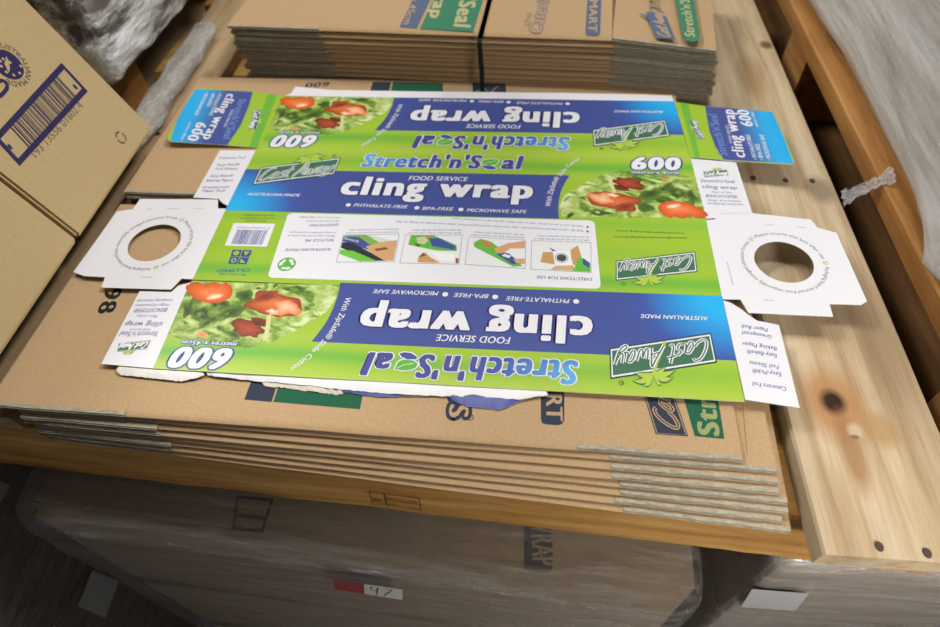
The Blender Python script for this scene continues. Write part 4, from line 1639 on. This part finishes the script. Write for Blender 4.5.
load_print(load, fp_, fn_, tag_print, 'number_label', 'red and white label with a handwritten 97')
tp_ = (0, 0, TOPZ - .0088)


def frame_print(s):
    q = [s.P(p) for p in ((238, 497), (272, 500), (262, 531), (233, 528))]
    s.ribbon([tuple(p) for p in q], .004, rgb(70, 62, 58), 1, True)
    s.ribbon([tuple(q[3].lerp(q[0], .4)), tuple(q[2].lerp(q[1], .4))], .004, rgb(70, 62, 58), 1)


def wrap_print(s):
    s.poly([(524, 526), (552, 529), (553, 566), (551, 572), (540, 573), (524, 570)], rgb(70, 68, 70), 1)
    s.text('WRAP', (530, 516), (533, 566), .020, CARD_D, .05, 0, 2)


load_print(load, tp_, (0, 0, 1), frame_print, 'carton_printing', 'dark printed frame seen through the film', M_CARD)
load_print(load, tp_, (0, 0, 1), wrap_print, 'carton_printing', 'dark badge with pale letters seen through the film', M_CARD)

# --- load at lower right
RX0, RYF = .532, -.081
rl = empty('wrapped_load', (.9, .2, FLOOR_Z))
tag(rl, 'film wrapped greyish load at the lower right under the plank end', 'wrapped load')
for zt_, zb_ in ((-.149, -.33), (-.333, -.56), (-.563, FLOOR_Z)):
    link_mesh('carton', box_bm(RX0 + .006 - .9, .32, RYF + .006 - .2, .5, zb_ - FLOOR_Z, zt_ - FLOOR_Z, rgb(140, 120, 96)), M_CARD, rl)
bm = rounded_shell((RX0 - .9, RYF - .2, 0), (.33, .51, -.1425 - FLOOR_Z), .010, 56,
                   lambda p, n: max(-.0015, min(.0015, .002 * noise.noise((p.x * 6, p.y * 6, p.z * 30)) + .0015 * noise.noise((p.x * 12, p.y * 12, p.z * 80)))))
link_mesh('stretch_film', bm, film_mat('lower_right_stretch_film', .25, .6, 8, (1, 6, 10), (0, .05, 0), (.52, .49, .45), .2, .7, .006), rl, True)
bpy.context.view_layer.update()
load_print(rl, (RX0, RYF - .002, 0), (0, -1, 0), lambda s: s.poly([(752, 589), (809, 593.5), (795, 611), (741, 607)], rgb(178, 176, 176), 1), 'paper_label', 'plain pale paper label')

# --- dark load at lower left
ll = empty('wrapped_load', (-.42, .1, FLOOR_Z))
tag(ll, 'dark film wrapped brown load in shadow at the lower left corner', 'wrapped load')
FX = -.245
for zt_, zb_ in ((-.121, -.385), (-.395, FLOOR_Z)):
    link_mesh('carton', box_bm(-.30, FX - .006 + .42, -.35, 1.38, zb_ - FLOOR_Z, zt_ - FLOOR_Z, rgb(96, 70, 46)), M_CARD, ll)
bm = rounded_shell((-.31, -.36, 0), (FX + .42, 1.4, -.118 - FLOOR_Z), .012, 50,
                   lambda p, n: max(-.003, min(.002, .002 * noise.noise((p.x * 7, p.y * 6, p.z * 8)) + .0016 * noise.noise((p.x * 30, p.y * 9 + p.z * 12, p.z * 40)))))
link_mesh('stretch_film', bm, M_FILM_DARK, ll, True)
bpy.context.view_layer.update()
load_print(ll, (FX + .0028, 0, 0), (1, 0, 0), lambda s: s.poly([(92, 570), (119, 581), (105, 618), (78, 606)], rgb(170, 168, 164), 1), 'paper_label', 'plain pale paper label')
load_print(ll, (FX + .0028, 0, 0), (1, 0, 0), lambda s: s.poly([(-8, 478), (11, 485), (0, 503), (-10, 500)], rgb(170, 168, 164), 1), 'paper_label', 'plain pale paper label')

# ------------------------------------------------------------------ neighbouring pallet and load on the right
M_NEIGH = wood_mat('orange_pallet_board', rgb(184, 132, 74), rgb(146, 98, 48), rgb(202, 158, 100), axis=1, scale=1.2)
NX = .664
M_NEIGH_SHADE = wood_mat('shade_toned_pallet_wood', rgb(112, 80, 48), rgb(82, 56, 32), rgb(132, 98, 62), axis=1, scale=1.2)  # darker copy of the orange wood, shade of the gap painted in
npal = tag(empty('wooden_pallet', (1.0, .4, -.14)), 'orange brown pallet under the grey film wrapped load on the right', 'pallet')
NI = Matrix.Translation((-1.0, -.4, .14))


def npart(o):
    o.parent = npal
    o.matrix_parent_inverse = NI
    return o


npart(link_mesh('deck_board', plank_bm(NX, NX + .10, .012, 1.3, -.022, .0, seed=9), M_NEIGH))
for k in range(3): npart(link_mesh('deck_board', plank_bm(NX + .14 + .16 * k, NX + .24 + .16 * k, .012, 1.3, -.022, 0, seed=10 + k), M_NEIGH))
for (y0, y1) in ((.016, .050), (.54, .62), (1.1, 1.2)):
    npart(link_mesh('block', plank_bm(NX + .004, NX + .10, y0, y1, -.118, -.0225, seed=y0 * 9, ny=4), M_NEIGH))
npart(link_mesh('bottom_board', plank_bm(NX + .0, NX + .11, .005, 1.3, -.14, -.1185, seed=15), M_NEIGH_SHADE))
npart(link_mesh('bottom_board', plank_bm(NX + .4, NX + .5, .005, 1.3, -.14, -.1185, seed=16), M_NEIGH_SHADE))
rr_ = empty('wrapped_load', (1.1, .7, .0005))
tag(rr_, 'tall grey film wrapped load standing on the right hand pallet', 'wrapped load')
WX = .676
for k in range(3):
    link_mesh('carton', box_bm(WX + .012 - 1.1, .3, .09 - .7, .6, .002 + .21 * k, .208 + .21 * k, rgb(170, 150, 124)), M_CARD, rr_)


def wr_r(p, n):
    q = p.z - .35 * p.y
    a = .007 * noise.noise((p.x * 5, p.y * 2.2, q * 8)) + .0025 * noise.noise((p.x * 9, p.y * 2, q * 22))
    foot = .020 * max(0, 1 - p.z / .05) * max(0, 1 - abs(p.y + .56) / .09) if n.x < -.3 else 0
    return max(-.006, min(.010, a)) + foot * (1 + .8 * noise.noise((p.y * 60, p.z * 60, 1)))


bm = rounded_shell((WX - 1.1, .075 - .7, .001), (.31, .61, .66), .02, 80, wr_r)
link_mesh('stretch_film', bm, M_FILM_RIGHT, rr_, True)

# torn strip of film stretched from the plank edge to the neighbouring pallet
M_STRIP = film_mat('loose_film_scrap', .25, .6, 60, (1, 3, 3), (0, 0, 0), (.8, .8, .8), .08, 1.0, .004)
bm = bmesh.new()
pa, pb = at(841, 201, PZ + .001), at(893, 176, .003)
n = 40
rows = []
for i in range(n + 1):
    t = i / n
    c = pa.lerp(pb, t) + Vector((0, 0, .003 + .0015 * noise.noise((t * 9, 0, 0))))
    wdt = .0125 * (1 - .35 * math.sin(t * math.pi)) * (1 + .4 * noise.noise((t * 6, 3, 1)))
    r = []
    for j in range(9):
        v = j / 8 - .5
        r.append(bm.verts.new(c + Vector((v * .3 * wdt, v * 2 * wdt, .0045 * noise.noise((t * 12, v * 5, 2))))))
    rows.append(r)
for a, b in zip(rows, rows[1:]):
    for j in range(8): bm.faces.new((a[j], a[j + 1], b[j + 1], b[j]))
bmesh.ops.recalc_face_normals(bm, faces=bm.faces)
tag(link_mesh('film_scrap', bm, M_STRIP, None, True), 'small crumpled scrap of clear film bridging the dark gap beside the right plank', 'plastic film')

# ------------------------------------------------------------------ wrapped load behind the left boxes
lw = empty('wrapped_load', (-.55, .9, .0225))
tag(lw, 'silvery film wrapped load behind the barcode box at the upper left', 'wrapped load')
SX = -.178
for k in range(3):
    link_mesh('carton', box_bm(-.30, SX - .016 + .55, .395 - .9, .285, .004 + .2 * k, .2 + .2 * k, rgb(96, 82, 64)), M_CARD, lw)


def wr_l(p, n):
    q = p.z + .22 * p.y
    a = .010 * noise.noise((p.x * 6, p.y * 3, q * 16)) + .007 * noise.noise((p.x * 16, p.y * 5, q * 44)) + .0035 * noise.noise((p.x * 50, p.y * 26, q * 110))
    return max(-.012, min(.014, a))


bm = rounded_shell((-.31, .375 - .9, .001), (SX + .55, .30, .62), .02, 90, wr_l)
link_mesh('stretch_film', bm, M_FILM_LEFT, lw, True)
# its pallet
lp = tag(empty('wooden_pallet', (-.55, .9, -.114)), 'wooden pallet under the silvery wrapped load at the upper left', 'pallet')
LI = Matrix.Translation((.55, -.9, .114))
for args in ((-.34, -.235, .40, 1.46, -.0, .022), (-.56, -.46, .40, 1.46, -.0, .022), (-.73, -.63, .40, 1.46, -.0, .022)):
    o = link_mesh('deck_board', plank_bm(*args, seed=args[0] * 30), M_PLANK_L); o.parent = lp; o.matrix_parent_inverse = LI
for y in (.42, .86, 1.36):
    o = link_mesh('block', plank_bm(-.33, -.245, y, y + .09, -.094, -.0005, seed=y * 7, ny=4), M_NEIGH); o.parent = lp; o.matrix_parent_inverse = LI
o = link_mesh('bottom_board', plank_bm(-.34, -.24, .40, 1.46, -.114, -.0945, seed=40), M_PLANK_L); o.parent = lp; o.matrix_parent_inverse = LI

# gathered rope of film lying along the left plank
bm = bmesh.new()
n, kx = 120, 18
p0_, p1_ = at(143, 131, PZ + .012), at(208, 33, PZ + .012)
rings = []
for i in range(n + 1):
    t = i / n * 1.15 - .12
    c = p0_.lerp(p1_, t) + Vector((-.004 + .004 * noise.noise((t * 5, 0, 0)), 0, .002))
    r = []
    for j in range(kx):
        a = 2 * math.pi * j / kx
        rad = .0165 * (1 + .22 * noise.noise((t * 4, math.cos(a) * 1.5, math.sin(a) * 1.5)) + .08 * noise.noise((t * 14 + math.cos(a) * 3, math.sin(a) * 5, 4)))
        r.append(bm.verts.new(c + Vector((rad * 1.05 * math.cos(a), 0, max(-.0130, rad * .75 * math.sin(a))))))
    rings.append(r)
for a, b in zip(rings, rings[1:]):
    for j in range(kx):
        k = (j + 1) % kx
        bm.faces.new((a[j], a[k], b[k], b[j]))
bm.faces.new(rings[0]); bm.faces.new(rings[-1])
bmesh.ops.recalc_face_normals(bm, faces=bm.faces)
tag(link_mesh('film_rope', bm, film_mat('gathered_film', .3, .75, 16, (4, 1, 4), (0, 0, 0), (.62, .59, .54), .2, 1.0, .012, 5, (.40, .62)), None, True),
    'rope of gathered shiny film lying along the left plank edge', 'plastic film')

# ------------------------------------------------------------------ floor
m, nt, b = new_mat('grey_concrete')
f, _ = noise_chain(nt, 6, (1, 1, 1), 6, .6)
nt.links.new(ramp(nt, f, [(.3, rgb(150, 150, 154)), (.7, rgb(176, 176, 180))]), b.inputs['Base Color'])
b.inputs['Roughness'].default_value = .6
bm = bmesh.new()
bmesh.ops.create_grid(bm, x_segments=1, y_segments=1, size=6)
o = link_mesh('floor', bm, m)
o.location = (0, 2, FLOOR_Z - .003)
o['kind'] = 'structure'
